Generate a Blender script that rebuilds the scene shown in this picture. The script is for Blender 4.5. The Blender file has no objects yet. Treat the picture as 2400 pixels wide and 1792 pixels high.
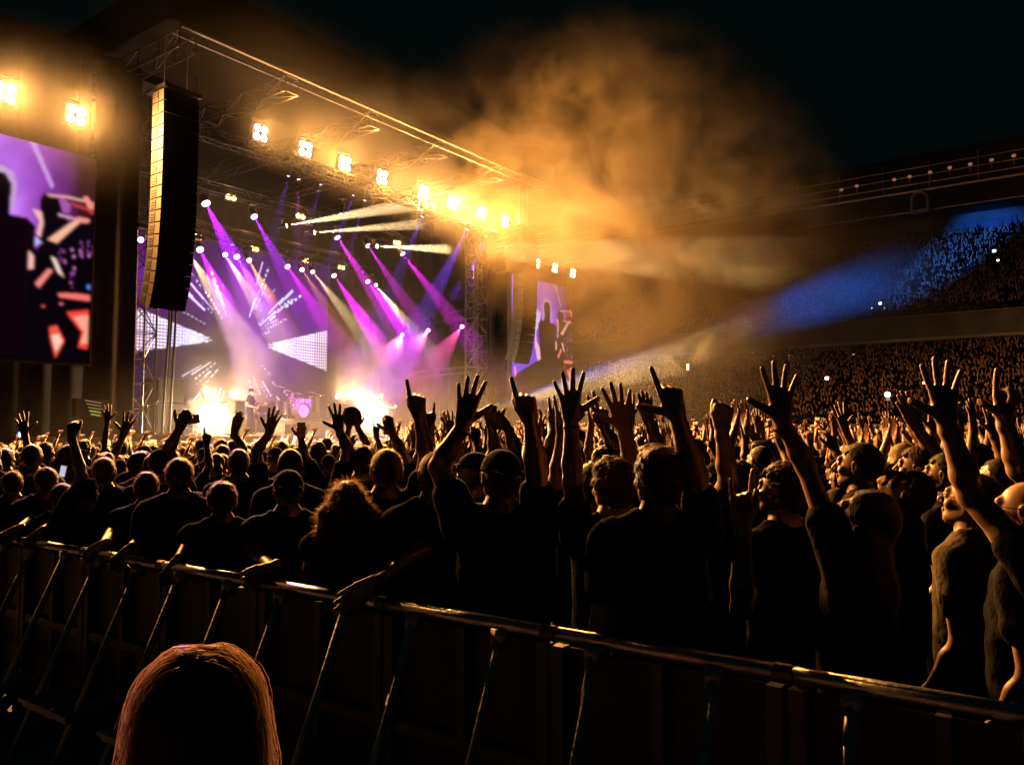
import bpy, math, random
import numpy as np
from mathutils import Vector, Matrix
R = math.radians
scene = bpy.context.scene
COL = scene.collection
rng = random.Random(7)

# ---------------------------------------------------------------- camera
FPX, PCX, PCY = 1908.0, 1200.0, 896.0
CAMZ = 1.95
AZ = R(36.3)
PITCH = math.atan(119.0 / FPX)
FWD = Vector((math.cos(PITCH) * math.cos(AZ), math.cos(PITCH) * math.sin(AZ), math.sin(PITCH)))
RGT = Vector((math.sin(AZ), -math.cos(AZ), 0))
UPV = RGT.cross(FWD)
CAMP = Vector((0, 0, CAMZ))
cd = bpy.data.cameras.new('camera')
cam = bpy.data.objects.new('camera', cd)
COL.objects.link(cam)
cam.location = CAMP
cam.rotation_euler = (R(90) + PITCH, 0, AZ - R(90))
cd.sensor_width = 36
cd.lens = FPX / 2400 * 36
cd.clip_end = 2000
scene.camera = cam

# ---------------------------------------------------------------- world: a night sky, almost black
world = bpy.data.worlds.new('World')
scene.world = world
world.use_nodes = True
bgn = world.node_tree.nodes['Background']
bgn.inputs[0].default_value = (0.0006, 0.0030, 0.0030, 1)
bgn.inputs[1].default_value = 0.8
scene.view_settings.view_transform = 'Standard'
scene.view_settings.look = 'None'
scene.view_settings.exposure = 0
scene.view_settings.gamma = 1
cy = scene.cycles
scene.render.engine = 'CYCLES'
cy.max_bounces = 3
cy.diffuse_bounces = 0
cy.glossy_bounces = 2
cy.transmission_bounces = 2
cy.transparent_max_bounces = 48
cy.volume_bounces = 0
cy.volume_step_rate = 1.6
cy.volume_max_steps = 256
cy.use_denoising = True
cy.denoiser = 'OPENIMAGEDENOISE'
cy.denoising_prefilter = 'ACCURATE'
cy.sample_clamp_direct = 0
cy.sample_clamp_indirect = 3
cy.caustics_reflective = False
cy.caustics_refractive = False
cy.use_light_tree = True


# ---------------------------------------------------------------- geometry of the view
def ray(px, py):
    return FWD + RGT * ((px - PCX) / FPX) - UPV * ((py - PCY) / FPX)


def onY(px, py, Y):
    r = ray(px, py)
    return CAMP + r * (Y / r.y)


def onX(px, py, X):
    r = ray(px, py)
    return CAMP + r * (X / r.x)


def atD(px, py, d):
    return CAMP + ray(px, py) * d


# ---------------------------------------------------------------- scene bookkeeping
def tag(o, label=None, cat=None, group=None, kind=None):
    if label: o['label'] = label
    if cat: o['category'] = cat
    if group: o['group'] = group
    if kind: o['kind'] = kind
    return o


def empty(name, loc, label, cat, group=None, rz=0.0):
    o = bpy.data.objects.new(name, None)
    COL.objects.link(o)
    o.empty_display_size = .1
    o.location = loc
    o.rotation_euler = (0, 0, rz)
    return tag(o, label, cat, group)


def copy_tree(o, parent=None):
    c = o.copy()
    COL.objects.link(c)
    c.parent = parent
    for ch in o.children:
        copy_tree(ch, c)
    return c


class MB:
    """collects shapes and links them as ONE mesh object"""
    def __init__(s):
        s.v, s.f, s.n = [], [], 0
        s.smooth = False

    def add(s, v, f):
        v = np.asarray(v, float).reshape(-1, 3)
        s.v.append(v)
        s.f.extend([tuple(int(i) + s.n for i in q) for q in f])
        s.n += len(v)
        return s

    def box(s, c, size, rot=None, taper=None):
        hx, hy, hz = [q / 2 for q in size]
        v = np.array([(x * hx, y * hy, z * hz) for x in (-1, 1) for y in (-1, 1) for z in (-1, 1)], float)
        if taper:
            top = v[:, 2] > 0
            v[top, 0] *= taper
            v[top, 1] *= taper
        if rot is not None:
            m = np.array(rot.to_3x3() if hasattr(rot, 'to_3x3') else rot)
            v = v @ m.T
        v += np.array(c)
        return s.add(v, [(0, 1, 3, 2), (4, 6, 7, 5), (0, 4, 5, 1), (2, 3, 7, 6), (0, 2, 6, 4), (1, 5, 7, 3)])

    def bbox(s, a, b):
        a, b = np.array(a, float), np.array(b, float)
        return s.box((a + b) / 2, np.abs(b - a))

    def tube(s, p, q, r, r2=None, n=8, caps=True):
        p, q = Vector(p), Vector(q)
        d = q - p
        if d.length < 1e-6: return s
        r2 = r if r2 is None else r2
        d.normalize()
        a = d.orthogonal().normalized()
        b = d.cross(a)
        ang = [2 * math.pi * i / n for i in range(n)]
        ring = [a * math.cos(t) + b * math.sin(t) for t in ang]
        v = [p + w * r for w in ring] + [q + w * r2 for w in ring]
        f = [(i, (i + 1) % n, n + (i + 1) % n, n + i) for i in range(n)]
        if caps:
            f += [tuple(range(n - 1, -1, -1)), tuple(range(n, 2 * n))]
        return s.add([tuple(x) for x in v], f)

    def path(s, pts, r, n=6, closed=False):
        pts = [Vector(p) for p in pts]
        rs = r if isinstance(r, (list, tuple)) else [r] * len(pts)
        V, Fc = [], []
        ref = None
        for i, p in enumerate(pts):
            d = (pts[min(i + 1, len(pts) - 1)] - pts[max(i - 1, 0)])
            if d.length < 1e-9: d = Vector((0, 0, 1))
            d.normalize()
            if ref is None: ref = d.orthogonal().normalized()
            a = (ref - d * ref.dot(d))
            a = a.normalized() if a.length > 1e-6 else d.orthogonal().normalized()
            ref = a
            b = d.cross(a)
            for k in range(n):
                t = 2 * math.pi * k / n
                V.append(tuple(p + (a * math.cos(t) + b * math.sin(t)) * rs[i]))
        for i in range(len(pts) - 1):
            for k in range(n):
                Fc.append((i * n + k, i * n + (k + 1) % n, (i + 1) * n + (k + 1) % n, (i + 1) * n + k))
        Fc.append(tuple(range(n - 1, -1, -1)))
        Fc.append(tuple(range((len(pts) - 1) * n, len(pts) * n)))
        return s.add(V, Fc)

    def sphere(s, c, r, nu=12, nv=8, scale=(1, 1, 1)):
        V, Fc = [], []
        c = np.array(c)
        for j in range(nv + 1):
            t = math.pi * j / nv
            for i in range(nu):
                u = 2 * math.pi * i / nu
                V.append(c + r * np.array((math.sin(t) * math.cos(u) * scale[0], math.sin(t) * math.sin(u) * scale[1], math.cos(t) * scale[2])))
        for j in range(nv):
            for i in range(nu):
                Fc.append((j * nu + i, (j + 1) * nu + i, (j + 1) * nu + (i + 1) % nu, j * nu + (i + 1) % nu))
        return s.add(V, Fc)

    def disc(s, c, nrm, r, n=16, th=.01):
        c, nrm = Vector(c), Vector(nrm).normalized()
        return s.tube(c - nrm * th / 2, c + nrm * th / 2, r, n=n)

    def torus(s, c, nrm, Rr, r, n=20, m=6):
        c, nrm = Vector(c), Vector(nrm).normalized()
        a = nrm.orthogonal().normalized(); b = nrm.cross(a)
        V, Fc = [], []
        for i in range(n):
            t = 2 * math.pi * i / n
            w = a * math.cos(t) + b * math.sin(t)
            for k in range(m):
                u = 2 * math.pi * k / m
                V.append(tuple(c + w * (Rr + r * math.cos(u)) + nrm * r * math.sin(u)))
        for i in range(n):
            for k in range(m):
                Fc.append((i * m + k, ((i + 1) % n) * m + k, ((i + 1) % n) * m + (k + 1) % m, i * m + (k + 1) % m))
        return s.add(V, Fc)

    def truss(s, p, q, w=.4, r=.025, step=None, up=(0, 0, 1)):
        """a box truss from p to q: four chords, rungs and diagonals"""
        p, q = Vector(p), Vector(q)
        d = q - p
        L = d.length
        d.normalize()
        a = Vector(up) - d * Vector(up).dot(d)
        if a.length < .1: a = Vector((1, 0, 0)) - d * d.x
        a.normalize()
        b = d.cross(a)
        cs = [a * w / 2 + b * w / 2, a * w / 2 - b * w / 2, -a * w / 2 - b * w / 2, -a * w / 2 + b * w / 2]
        for c in cs: s.tube(p + c, q + c, r, n=5)
        step = step or w
        k = max(1, int(L / step))
        for i in range(k + 1):
            o = p + d * (L * i / k)
            for j in range(4):
                s.tube(o + cs[j], o + cs[(j + 1) % 4], r * .55, n=4, caps=False)
                if i < k:
                    o2 = p + d * (L * (i + 1) / k)
                    s1, s2 = (j, (j + 1) % 4) if (i + j) % 2 else ((j + 1) % 4, j)
                    s.tube(o + cs[s1], o2 + cs[s2], r * .55, n=4, caps=False)
        return s

    def build(s, name, mat, parent=None, smooth=None, loc=None):
        V = np.concatenate(s.v) if s.v else np.zeros((0, 3))
        if loc is not None: V = V - np.array(loc)
        o = mesh_obj(name, V, s.f, mat, parent, s.smooth if smooth is None else smooth)
        if loc is not None: o.location = loc
        elif parent is not None:
            o.matrix_parent_inverse = Matrix.Identity(4)
        return o


def mesh_obj(name, V, Fc, mat, parent=None, smooth=False, world_coords=True):
    me = bpy.data.meshes.new(name)
    V = np.asarray(V, float)
    if isinstance(Fc, np.ndarray):
        nv = Fc.shape[1]
        me.vertices.add(len(V)); me.vertices.foreach_set('co', V.astype(np.float32).ravel())
        me.loops.add(Fc.size); me.loops.foreach_set('vertex_index', Fc.astype(np.int32).ravel())
        me.polygons.add(len(Fc))
        me.polygons.foreach_set('loop_start', np.arange(0, Fc.size, nv, dtype=np.int32))
        try: me.polygons.foreach_set('loop_total', np.full(len(Fc), nv, dtype=np.int32))
        except Exception: pass
        me.update(calc_edges=True); me.validate()
    else:
        me.from_pydata([tuple(x) for x in V], [], Fc)
        me.update()
    if smooth:
        me.polygons.foreach_set('use_smooth', np.ones(len(me.polygons), dtype=bool))
    o = bpy.data.objects.new(name, me)
    COL.objects.link(o)
    if mat: me.materials.append(mat)
    if parent is not None:
        o.parent = parent
        if world_coords:   # vertices were given in world coordinates: bring them into the parent's frame
            inv = pmat(parent).inverted()
            me.transform(inv)
    return o


def pmat(o):
    m = Matrix.LocRotScale(o.location, o.rotation_euler, o.scale)
    return pmat(o.parent) @ m if o.parent else m


# ---------------------------------------------------------------- materials
def new_mat(name):
    m = bpy.data.materials.new(name)
    m.use_nodes = True
    nt = m.node_tree
    return m, nt, nt.nodes['Principled BSDF']


def mat(name, col, rough=.6, metal=0, noise=0, nscale=8, bump=0, bscale=40, spec=.5, sheen=0):
    m, nt, p = new_mat(name)
    p.inputs['Base Color'].default_value = (*col, 1)
    p.inputs['Roughness'].default_value = rough
    p.inputs['Metallic'].default_value = metal
    p.inputs['Specular IOR Level'].default_value = spec
    if sheen:
        p.inputs['Sheen Weight'].default_value = sheen
        p.inputs['Sheen Roughness'].default_value = .4
    tc = nt.nodes.new('ShaderNodeTexCoord')
    if noise:
        n = nt.nodes.new('ShaderNodeTexNoise'); n.inputs['Scale'].default_value = nscale; n.inputs['Detail'].default_value = 5
        nt.links.new(tc.outputs['Object'], n.inputs['Vector'])
        r = nt.nodes.new('ShaderNodeValToRGB')
        r.color_ramp.elements[0].position = .3; r.color_ramp.elements[1].position = .7
        r.color_ramp.elements[0].color = (*[c * (1 - noise) for c in col], 1)
        r.color_ramp.elements[1].color = (*[min(1, c * (1 + noise)) for c in col], 1)
        nt.links.new(n.outputs['Fac'], r.inputs['Fac'])
        nt.links.new(r.outputs['Color'], p.inputs['Base Color'])
    if bump:
        n = nt.nodes.new('ShaderNodeTexNoise'); n.inputs['Scale'].default_value = bscale; n.inputs['Detail'].default_value = 4
        nt.links.new(tc.outputs['Object'], n.inputs['Vector'])
        b = nt.nodes.new('ShaderNodeBump'); b.inputs['Strength'].default_value = bump; b.inputs['Distance'].default_value = .02
        nt.links.new(n.outputs['Fac'], b.inputs['Height'])
        nt.links.new(b.outputs['Normal'], p.inputs['Normal'])
    return m


def emit(name, col, strength):
    m = bpy.data.materials.new(name)
    m.use_nodes = True
    nt = m.node_tree
    nt.nodes.clear()
    e = nt.nodes.new('ShaderNodeEmission')
    e.inputs[0].default_value = (*col, 1); e.inputs[1].default_value = strength
    o = nt.nodes.new('ShaderNodeOutputMaterial')
    nt.links.new(e.outputs[0], o.inputs['Surface'])
    m.cycles.emission_sampling = 'NONE'
    return m


def emit_attr(name, strength, sampling='NONE'):
    m = emit(name, (1, 1, 1), strength)
    nt = m.node_tree
    a = nt.nodes.new('ShaderNodeAttribute'); a.attribute_name = 'Col'
    nt.links.new(a.outputs['Color'], [n for n in nt.nodes if n.type == 'EMISSION'][0].inputs[0])
    m.cycles.emission_sampling = sampling
    return m


M = {}
M['ground'] = mat('ground_mat', (.05, .046, .044), .92, noise=.4, nscale=.8, bump=.4, bscale=6)
M['black_metal'] = mat('black_metal', (.02, .02, .02), .45, .6, noise=.3, nscale=5)
M['matte_black'] = mat('matte_black', (.012, .012, .013), .8, noise=.4, nscale=4, bump=.2)
M['drape'] = mat('drape_black', (.006, .005, .006), .95, noise=.4, nscale=1.5)
M['alu'] = mat('aluminium', (.12, .10, .085), .5, .8, noise=.25, nscale=20)
M['truss'] = mat('painted_truss', (.018, .017, .017), .5, .5, noise=.3, nscale=20)
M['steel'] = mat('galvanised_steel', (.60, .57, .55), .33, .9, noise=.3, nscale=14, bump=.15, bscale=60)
M['steel_dull'] = mat('dull_steel', (.12, .11, .105), .5, .6, noise=.35, nscale=12, bump=.2, bscale=50)
M['fabric_roof'] = mat('roof_fabric', (.006, .005, .0045), .9, spec=.1, noise=.3, nscale=.5, bump=.3, bscale=1.2)
M['deck'] = mat('stage_deck', (.05, .045, .05), .35, noise=.3, nscale=3)
M['speaker'] = mat('speaker_cabinet', (.010, .009, .009), .8, spec=.1, noise=.3, nscale=9, bump=.3, bscale=90)
M['grille'] = mat('grille_cloth', (.008, .008, .008), .9, spec=.1, bump=.6, bscale=140)
M['rig'] = mat('rigging_plate', (.032, .026, .021), .7, 0, noise=.3, nscale=10)
M['scrim'] = mat('scrim_black', (.008, .007, .006), .95, noise=.3, nscale=.5)
M['concrete'] = mat('concrete', (.16, .15, .14), .85, noise=.3, nscale=.6, bump=.3, bscale=3)
M['seat_dark'] = mat('dark_seating', (.03, .032, .035), .8, noise=.4, nscale=2)


# ---------------------------------------------------------------- lamps
def light(name, kind, loc, energy, col, parent=None, aim=None, size=.1, spot=None, blend=.15):
    ld = bpy.data.lights.new(name, kind)
    ld.energy = energy
    ld.color = col
    if kind in ('POINT', 'SPOT'): ld.shadow_soft_size = size
    if kind == 'SPOT':
        ld.spot_size = spot
        ld.spot_blend = blend
    o = bpy.data.objects.new(name, ld)
    COL.objects.link(o)
    o.location = loc
    if aim is not None:
        d = Vector(aim) - Vector(loc)
        o.rotation_mode = 'XYZ'
        o.rotation_euler = d.to_track_quat('-Z', 'Y').to_euler()
    if parent is not None:
        o.parent = parent
        o.matrix_parent_inverse = pmat(parent).inverted()
    return o


AMBER = (1.0, .41, .09)
WARM = (1.0, .72, .42)
EM_WARM = emit('lit_bulb_warm', (1, .85, .6), 30)
EM_AMBER = emit('lit_bulb_amber', (1, .55, .12), 14)
EM_VIOLET = emit('lit_lens_violet', (.82, .45, 1), 9)
EM_MAGENTA = emit('lit_lens_magenta', (1, .45, .95), 7)
EM_BLUE = emit('lit_lens_blue', (.55, .45, 1), 5)
EM_WHITE = emit('lit_lens_white', (1, .85, .65), 14)
EM_ORANGE = emit('lit_lens_orange', (1, .6, .4), 8)


def smoke(name, c, size, dens, nscale=1.0, lo=.45, hi=.75, seed=0, aniso=.3, label=None, col=(1, 1, 1), step=None, rz=0, edge=.35, detail=3, base=0.0, dist=.6, alb=1.0):
    """a soft-edged cloud of real scattering smoke inside an ellipsoid"""
    m = bpy.data.materials.new(name + '_mat')
    m.use_nodes = True
    nt = m.node_tree
    nt.nodes.clear()
    N = nt.nodes.new
    L = nt.links.new
    tc = N('ShaderNodeTexCoord')
    mp = N('ShaderNodeMapping'); mp.inputs['Scale'].default_value = tuple(s for s in size)
    mp.inputs['Location'].default_value = (seed * 7.1, seed * 3.3, seed * 1.7)
    L(tc.outputs['Object'], mp.inputs['Vector'])
    nz = N('ShaderNodeTexNoise'); nz.inputs['Scale'].default_value = nscale; nz.inputs['Detail'].default_value = detail
    nz.inputs['Roughness'].default_value = .55; nz.inputs['Distortion'].default_value = dist
    L(mp.outputs[0], nz.inputs['Vector'])
    mr = N('ShaderNodeMapRange'); mr.inputs['From Min'].default_value = lo; mr.inputs['From Max'].default_value = hi
    mr.inputs['To Min'].default_value = base; mr.inputs['To Max'].default_value = 1
    L(nz.outputs['Fac'], mr.inputs['Value'])
    ln = N('ShaderNodeVectorMath'); ln.operation = 'LENGTH'
    L(tc.outputs['Object'], ln.inputs[0])
    fr = N('ShaderNodeMapRange'); fr.interpolation_type = 'SMOOTHSTEP'
    fr.inputs['From Min'].default_value = 1.0; fr.inputs['From Max'].default_value = edge
    fr.inputs['To Min'].default_value = 0; fr.inputs['To Max'].default_value = 1
    L(ln.outputs['Value'], fr.inputs['Value'])
    mu = N('ShaderNodeMath'); mu.operation = 'MULTIPLY'
    L(mr.outputs[0], mu.inputs[0]); L(fr.outputs[0], mu.inputs[1])
    m2 = N('ShaderNodeMath'); m2.operation = 'MULTIPLY'; m2.inputs[1].default_value = dens
    L(mu.outputs[0], m2.inputs[0])
    if alb < 1:      # darkened smoke: low albedo keeps lit clouds from burning out
        vs = N('ShaderNodeVolumePrincipled'); vs.inputs['Color'].default_value = (*[c * alb for c in col], 1); vs.inputs['Absorption Color'].default_value = (0, 0, 0, 1)
    else:
        vs = N('ShaderNodeVolumeScatter'); vs.inputs['Color'].default_value = (*col, 1)
    vs.inputs['Anisotropy'].default_value = aniso
    L(m2.outputs[0], vs.inputs['Density'])
    o = N('ShaderNodeOutputMaterial'); L(vs.outputs[0], o.inputs['Volume'])
    b = MB(); b.sphere((0, 0, 0), 1.0, 24, 16)
    ob = b.build(name, m)
    ob.location = c
    ob.scale = size
    ob.rotation_euler = (0, 0, rz)
    tag(ob, label, None, None, 'stuff')
    return ob


def haze_box(name, lo, hi, dens, aniso, label):
    """an even haze of constant density inside a closed box"""
    m = bpy.data.materials.new(name + '_mat'); m.use_nodes = True
    nt = m.node_tree; nt.nodes.clear()
    vs = nt.nodes.new('ShaderNodeVolumeScatter'); vs.inputs['Density'].default_value = dens; vs.inputs['Anisotropy'].default_value = aniso
    o = nt.nodes.new('ShaderNodeOutputMaterial'); nt.links.new(vs.outputs[0], o.inputs['Volume'])
    b = MB(); b.bbox(lo, hi)
    return tag(b.build(name, m), label, None, None, 'stuff')

# ================================================================ THE SETTING
b = MB(); b.add([(-300, -300, 0), (300, -300, 0), (300, 300, 0), (-300, 300, 0)], [(0, 1, 2, 3)])
tag(b.build('ground', M['ground']), None, None, None, 'structure')

YF, YB = 25.0, 36.0            # stage front, stage back
XL, XR = 13.9, 32.6            # proscenium towers
# ---- stage
st = empty('stage', (23.2, 30, 0), 'broad black stage deck with dark skirt behind the crowd', 'stage')
b = MB(); b.bbox((10.5, YF, 1.62), (36, YB, 1.84)); b.build('deck', M['deck'], st)
b = MB()
for i in range(17):
    x = 10.5 + 1.5 * i
    b.bbox((x, YF + .06, .0), (x + 1.47, YF + .12, 1.6))
b.bbox((10.5, YF + .13, 0), (36, YF + .2, 1.61))
b.build('skirt', M['drape'], st)
b = MB()
for i in range(17): b.tube((10.6 + 1.55 * i, YF - .01, 1.55), (12.0 + 1.55 * i, YF - .01, 1.55), .03, n=6)
b.build('edge_rail', M['black_metal'], st)

# ---- roof
rf = empty('stage_roof', (23.2, 30, 14), 'huge dark stage roof with pale front beam and fabric fascia', 'roof')
rx0, rx1, RY, rz = 13.2, 33.3, 22.0, 14.15
b = MB(); b.tube((rx0, RY, rz), (rx1, RY, rz), .075, n=8)
b.tube((rx0, RY + .55, rz - .05), (rx1, RY + .55, rz - .05), .05, n=6)
b.build('front_beam', M['alu'], rf)
b = MB(); b.bbox((rx0 - .3, RY + .08, rz + .12), (rx1 + .3, RY + .16, rz + 1.75)); b.build('fascia', M['fabric_roof'], rf)
b = MB()
b.bbox((rx0 - .3, RY + .3, rz + 1.2), (rx1 + .3, YB + 1, rz + 1.4))
b.build('roof_sheet', M['fabric_roof'], rf)
b = MB()
for i in range(6):
    x = rx0 + .3 + i * (rx1 - rx0 - .6) / 5
    b.truss((x, RY + .1, rz - .35), (x, YB, rz - .35), .55, .028, 1.1)
b.build('roof_rafter', M['truss'], rf)
b = MB(); b.bbox((rx0 - .3, RY + .2, rz + .12), (rx0 - .15, YB, rz + 1.6)); b.build('side_fascia', M['fabric_roof'], rf)

# ---- drapes and wings
def drape(name, x0, y0, x1, y1, z0, z1, label, matn='drape', wave=.12, group=None):
    n = max(8, int(math.hypot(x1 - x0, y1 - y0) / .12))
    V, Fc = [], []
    dx, dy = x1 - x0, y1 - y0
    L = math.hypot(dx, dy)
    nx, ny = -dy / L, dx / L
    for i in range(n + 1):
        t = i / n
        w = wave * math.sin(i * .9) * (0.6 + .4 * math.sin(i * .23))
        for z in (z0, z1):
            V.append((x0 + dx * t + nx * w, y0 + dy * t + ny * w, z))
    for i in range(n): Fc.append((2 * i, 2 * i + 2, 2 * i + 3, 2 * i + 1))
    m = len(V)
    V += [(v[0] + nx * .05, v[1] + ny * .05, v[2]) for v in V]
    Fc += [tuple(q + m for q in f[::-1]) for f in list(Fc)]
    o = mesh_obj(name, V, Fc, M[matn], smooth=True)
    return tag(o, label, 'drape', group)

drape('backdrop_drape', 10.5, 35.4, 36, 35.4, 1.86, 14, 'tall black drape hanging across the back of the stage')
drape('side_drape', 34.6, 26.5, 34.6, 35.2, 1.86, 14, 'tall black drape closing the far side of the stage')
drape('side_drape', 12.2, 26.8, 12.2, 35.2, 1.86, 14, 'tall black drape closing the near side of the stage')
drape('wing_scrim', 4.0, 26.0, 12.6, 26.0, 0.05, 14.35, 'dark scrim wall behind the near big screen', 'scrim', .05)
drape('wing_scrim', 34.9, 26.0, 41.0, 26.0, 0.05, 12.1, 'dark scrim wall behind the far big screen', 'scrim', .05)
drape('tower_drape', 12.35, 25.2, 13.75, 25.2, 0.05, 13.9, 'narrow black drape between the near screen and the stage tower')
# ground-level wing with rail at the near side of the stage
b = MB(); b.bbox((2.0, 24.2, 0), (10.4, 24.4, 1.3)); b.bbox((2.0, 24.15, 1.32), (10.4, 24.45, 1.40))
tag(b.build('low_wall', M['matte_black']), 'low black wall below the near big screen', 'wall')

# ---- towers
def tower(x, y, z0, z1, w, label, seg=.8):
    t = empty('stage_tower', (x, y, z0), label, 'tower')
    b = MB(); b.truss((x, y, z0 + .1), (x, y, z1), w, .035, seg, up=(1, 0, 0)); b.build('lattice', M['steel_dull'], t)
    b = MB(); b.bbox((x - w, y - w, z0), (x + w, y + w, z0 + .08)); b.build('base_plate', M['steel_dull'], t)
    b = MB(); b.box((x, y, z1 + .15), (w * 1.3, w * 1.3, .3)); b.build('sleeve_block', M['black_metal'], t)
    return t
tower(14.35, YF + .9, 1.84, 13.6, .75, 'near lattice tower at the corner of the stage')
tower(32.2, YF + .9, 1.84, 13.6, .8, 'far lattice tower at the corner of the stage')
tower(33.6, YF + 2.2, 1.84, 13.6, .6, 'second lattice tower just behind the far corner tower')

b = MB()
for k, (x0, x1) in enumerate(((15.25, 15.0), (15.5, 15.3), (15.42, 15.12))):
    pts = [(x1 + (x0 - x1) * math.sin(t * 1.57), 25.5 + .06 * k, 1.9 + 9 * t) for t in [i / 14 for i in range(15)]]
    b.path(pts, .04, 6)
tag(b.build('cable_bundle', M['matte_black'], smooth=True), 'bundle of thick black cables hanging beside the near stage tower', 'cables')

# ---- trusses inside the stage
def truss_thing(p, q, w, label, r=.026):
    t = empty('lighting_truss', p, label, 'truss', 'lighting trusses under the stage roof')
    b = MB(); b.truss(p, q, w, r, w * 1.3); b.build('lattice', M['truss'], t)
    for e in (p, q):
        b = MB(); b.tube((e[0], e[1], e[2] + w / 2), (e[0], e[1], 13.9), .018, n=5)
        b.build('hoist_chain', M['black_metal'], t)
    return t

zA = onY(610, 312, 24).z
P0 = onY(610, 312, 24)
truss_thing((15.2, 24.3, zA - .55), (32.2, 24.3, zA - .55), .4, 'front truss carrying the row of bright blinders')
zB = onY(791, 557, 29).z
truss_thing((14.6, 29, zB + .75), (31.8, 29, zB + .75), .4, 'middle truss carrying violet and amber lamps')
zC = onY(783, 646, 31.5).z
truss_thing((14.6, 31.5, zC + .75), (31.8, 31.5, zC + .75), .35, 'rear truss carrying the lower row of lamps')
zD = onY(596, 583, 33.4).z
truss_thing((14.6, 33.6, zD + .6), (31.8, 33.6, zD + .6), .35, 'rearmost truss with small twin amber lamps')
pa, pb = onY(975, 752, 29.5), onY(1118, 733, 26.5)
truss_thing(tuple(pa), tuple(pb), .45, 'short truss hanging low beside the far tower')
pa, pb = onY(960, 880, 30), onY(1128, 862, 26.5)
truss_thing(tuple(pa), tuple(pb), .3, 'lowest short truss leading from the far tower over the stage')

# ---- line arrays
def line_array(x, y, ztop, label, n=18, w=1.15, sgn=1):
    t = empty('speaker_array', (x + w / 2, y, ztop - 6.8), label, 'speaker array', 'line arrays hung at the sides of the stage')
    p = Vector((x, y, ztop)); a = R(-1.5)
    hh, dp = .372, .62
    for k in range(n):
        fw = Vector((0, -math.cos(a), -math.sin(a))); dn = Vector((0, math.sin(a), -math.cos(a)))
        rot = Matrix((Vector((1, 0, 0)), -fw, -dn)).transposed()
        c = p + Vector((w / 2, 0, 0)) + dn * hh / 2 - fw * dp / 2
        b = MB(); b.box(c, (w, dp, hh - .022), rot); 
        cab = b.build('cabinet', M['speaker'], t)
        b = MB(); b.box(c + fw * (dp / 2 + .012), (w * .96, .02, hh * .86), rot); b.build('grille', M['grille'], cab)
        b = MB()
        s0 = c + Vector((-w / 2 - .014, 0, 0))
        b.box(s0 , (.022, dp * .98, hh * .88), rot)
        b.build('side_panel', M['rig'], cab)
        b = MB()
        s1 = c + Vector((-w / 2 - .032, 0, 0))
        b.box(s1 - fw * .12 + dn * .02, (.016, .26, .035), rot)
        b.box(s1 - fw * .12 - dn * .07, (.016, .2, .035), rot)
        b.box(s1 - fw * .12 + dn * .1, (.016, .2, .03), rot)
        b.box(s1 - fw * .0, (.016, .04, hh * .7), rot)
        b.build('flying_bracket', M['matte_black'], cab)
        p = p + dn * hh + Vector((0, 0, 0))
        a += R(.3 + (.9 if k > 7 else 0) + (1.4 if k > 12 else 0) + (1.6 if k > 14 else 0))
    b = MB(); b.bbox((x - .05, y - .1, ztop + .02), (x + w + .05, y + 1.0, ztop + .14))
    b.build('bumper_frame', M['black_metal'], t)
    for xx in (x + .2, x + w - .2):
        b = MB(); b.tube((xx, y + .4, ztop + .14), (xx, y + .4, 14.2), .02, n=5)
        b.build('hoist_chain', M['steel_dull'], t)
PA1 = onY(386, 205, 22.6)
line_array(PA1.x, 22.6, PA1.z, 'tall curved speaker array hanging by the near screen, warm light on its side')
PA2 = onY(1226, 530, 22.6)
line_array(PA2.x, 22.6, PA2.z, 'tall curved speaker array hanging in front of the far screen')

# ---- screens (each shows a picture that the screen itself gives off)
def raster(w, h, fn):
    yy, xx = np.mgrid[0:h, 0:w]
    return fn((xx + .5) / w, (yy + .5) / h)

def inpoly(u, v, P):
    P = np.array(P, float)
    ins = np.zeros(u.shape, bool)
    n = len(P)
    for i in range(n):
        x1, y1 = P[i]; x2, y2 = P[(i + 1) % n]
        c = ((y1 > v) != (y2 > v))
        with np.errstate(divide='ignore', invalid='ignore'):
            xi = (x2 - x1) * (v - y1) / (y2 - y1 + 1e-12) + x1
        ins ^= c & (u < xi)
    return ins

def blur(a, k=1):
    for _ in range(k):
        p = np.pad(a, ((1, 1), (1, 1), (0, 0)), 'edge')
        a = (p[1:-1, 1:-1] * 4 + p[:-2, 1:-1] * 2 + p[2:, 1:-1] * 2 + p[1:-1, :-2] * 2 + p[1:-1, 2:] * 2 +
             p[:-2, :-2] + p[:-2, 2:] + p[2:, :-2] + p[2:, 2:]) / 16
    return a

def screen_mesh(name, x0, x1, z0, z1, Y, img, strength, parent):
    h, w, _ = img.shape
    xs = np.linspace(x0, x1, w + 1); zs = np.linspace(z1, z0, h + 1)
    X, Z = np.meshgrid(xs, zs)
    V = np.stack([X.ravel(), np.full(X.size, Y), Z.ravel()], 1)
    i, j = np.meshgrid(np.arange(h), np.arange(w), indexing='ij')
    a = (i * (w + 1) + j).ravel()
    Fc = np.stack([a, a + w + 1, a + w + 2, a + 1], 1)
    me_m = emit_attr(name + '_picture', strength)
    o = mesh_obj(name, V, Fc, me_m, parent)
    ca = o.data.color_attributes.new('Col', 'FLOAT_COLOR', 'CORNER')
    c = np.repeat(img.reshape(-1, 3), 4, axis=0)
    c = np.concatenate([c, np.ones((len(c), 1))], 1).astype(np.float32)
    ca.data.foreach_set('color', c.ravel())
    return o

def srgb(c):
    c = np.array(c, float) / 255
    return np.where(c < .04, c / 12.9, ((c + .055) / 1.055) ** 2.4)

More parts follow.
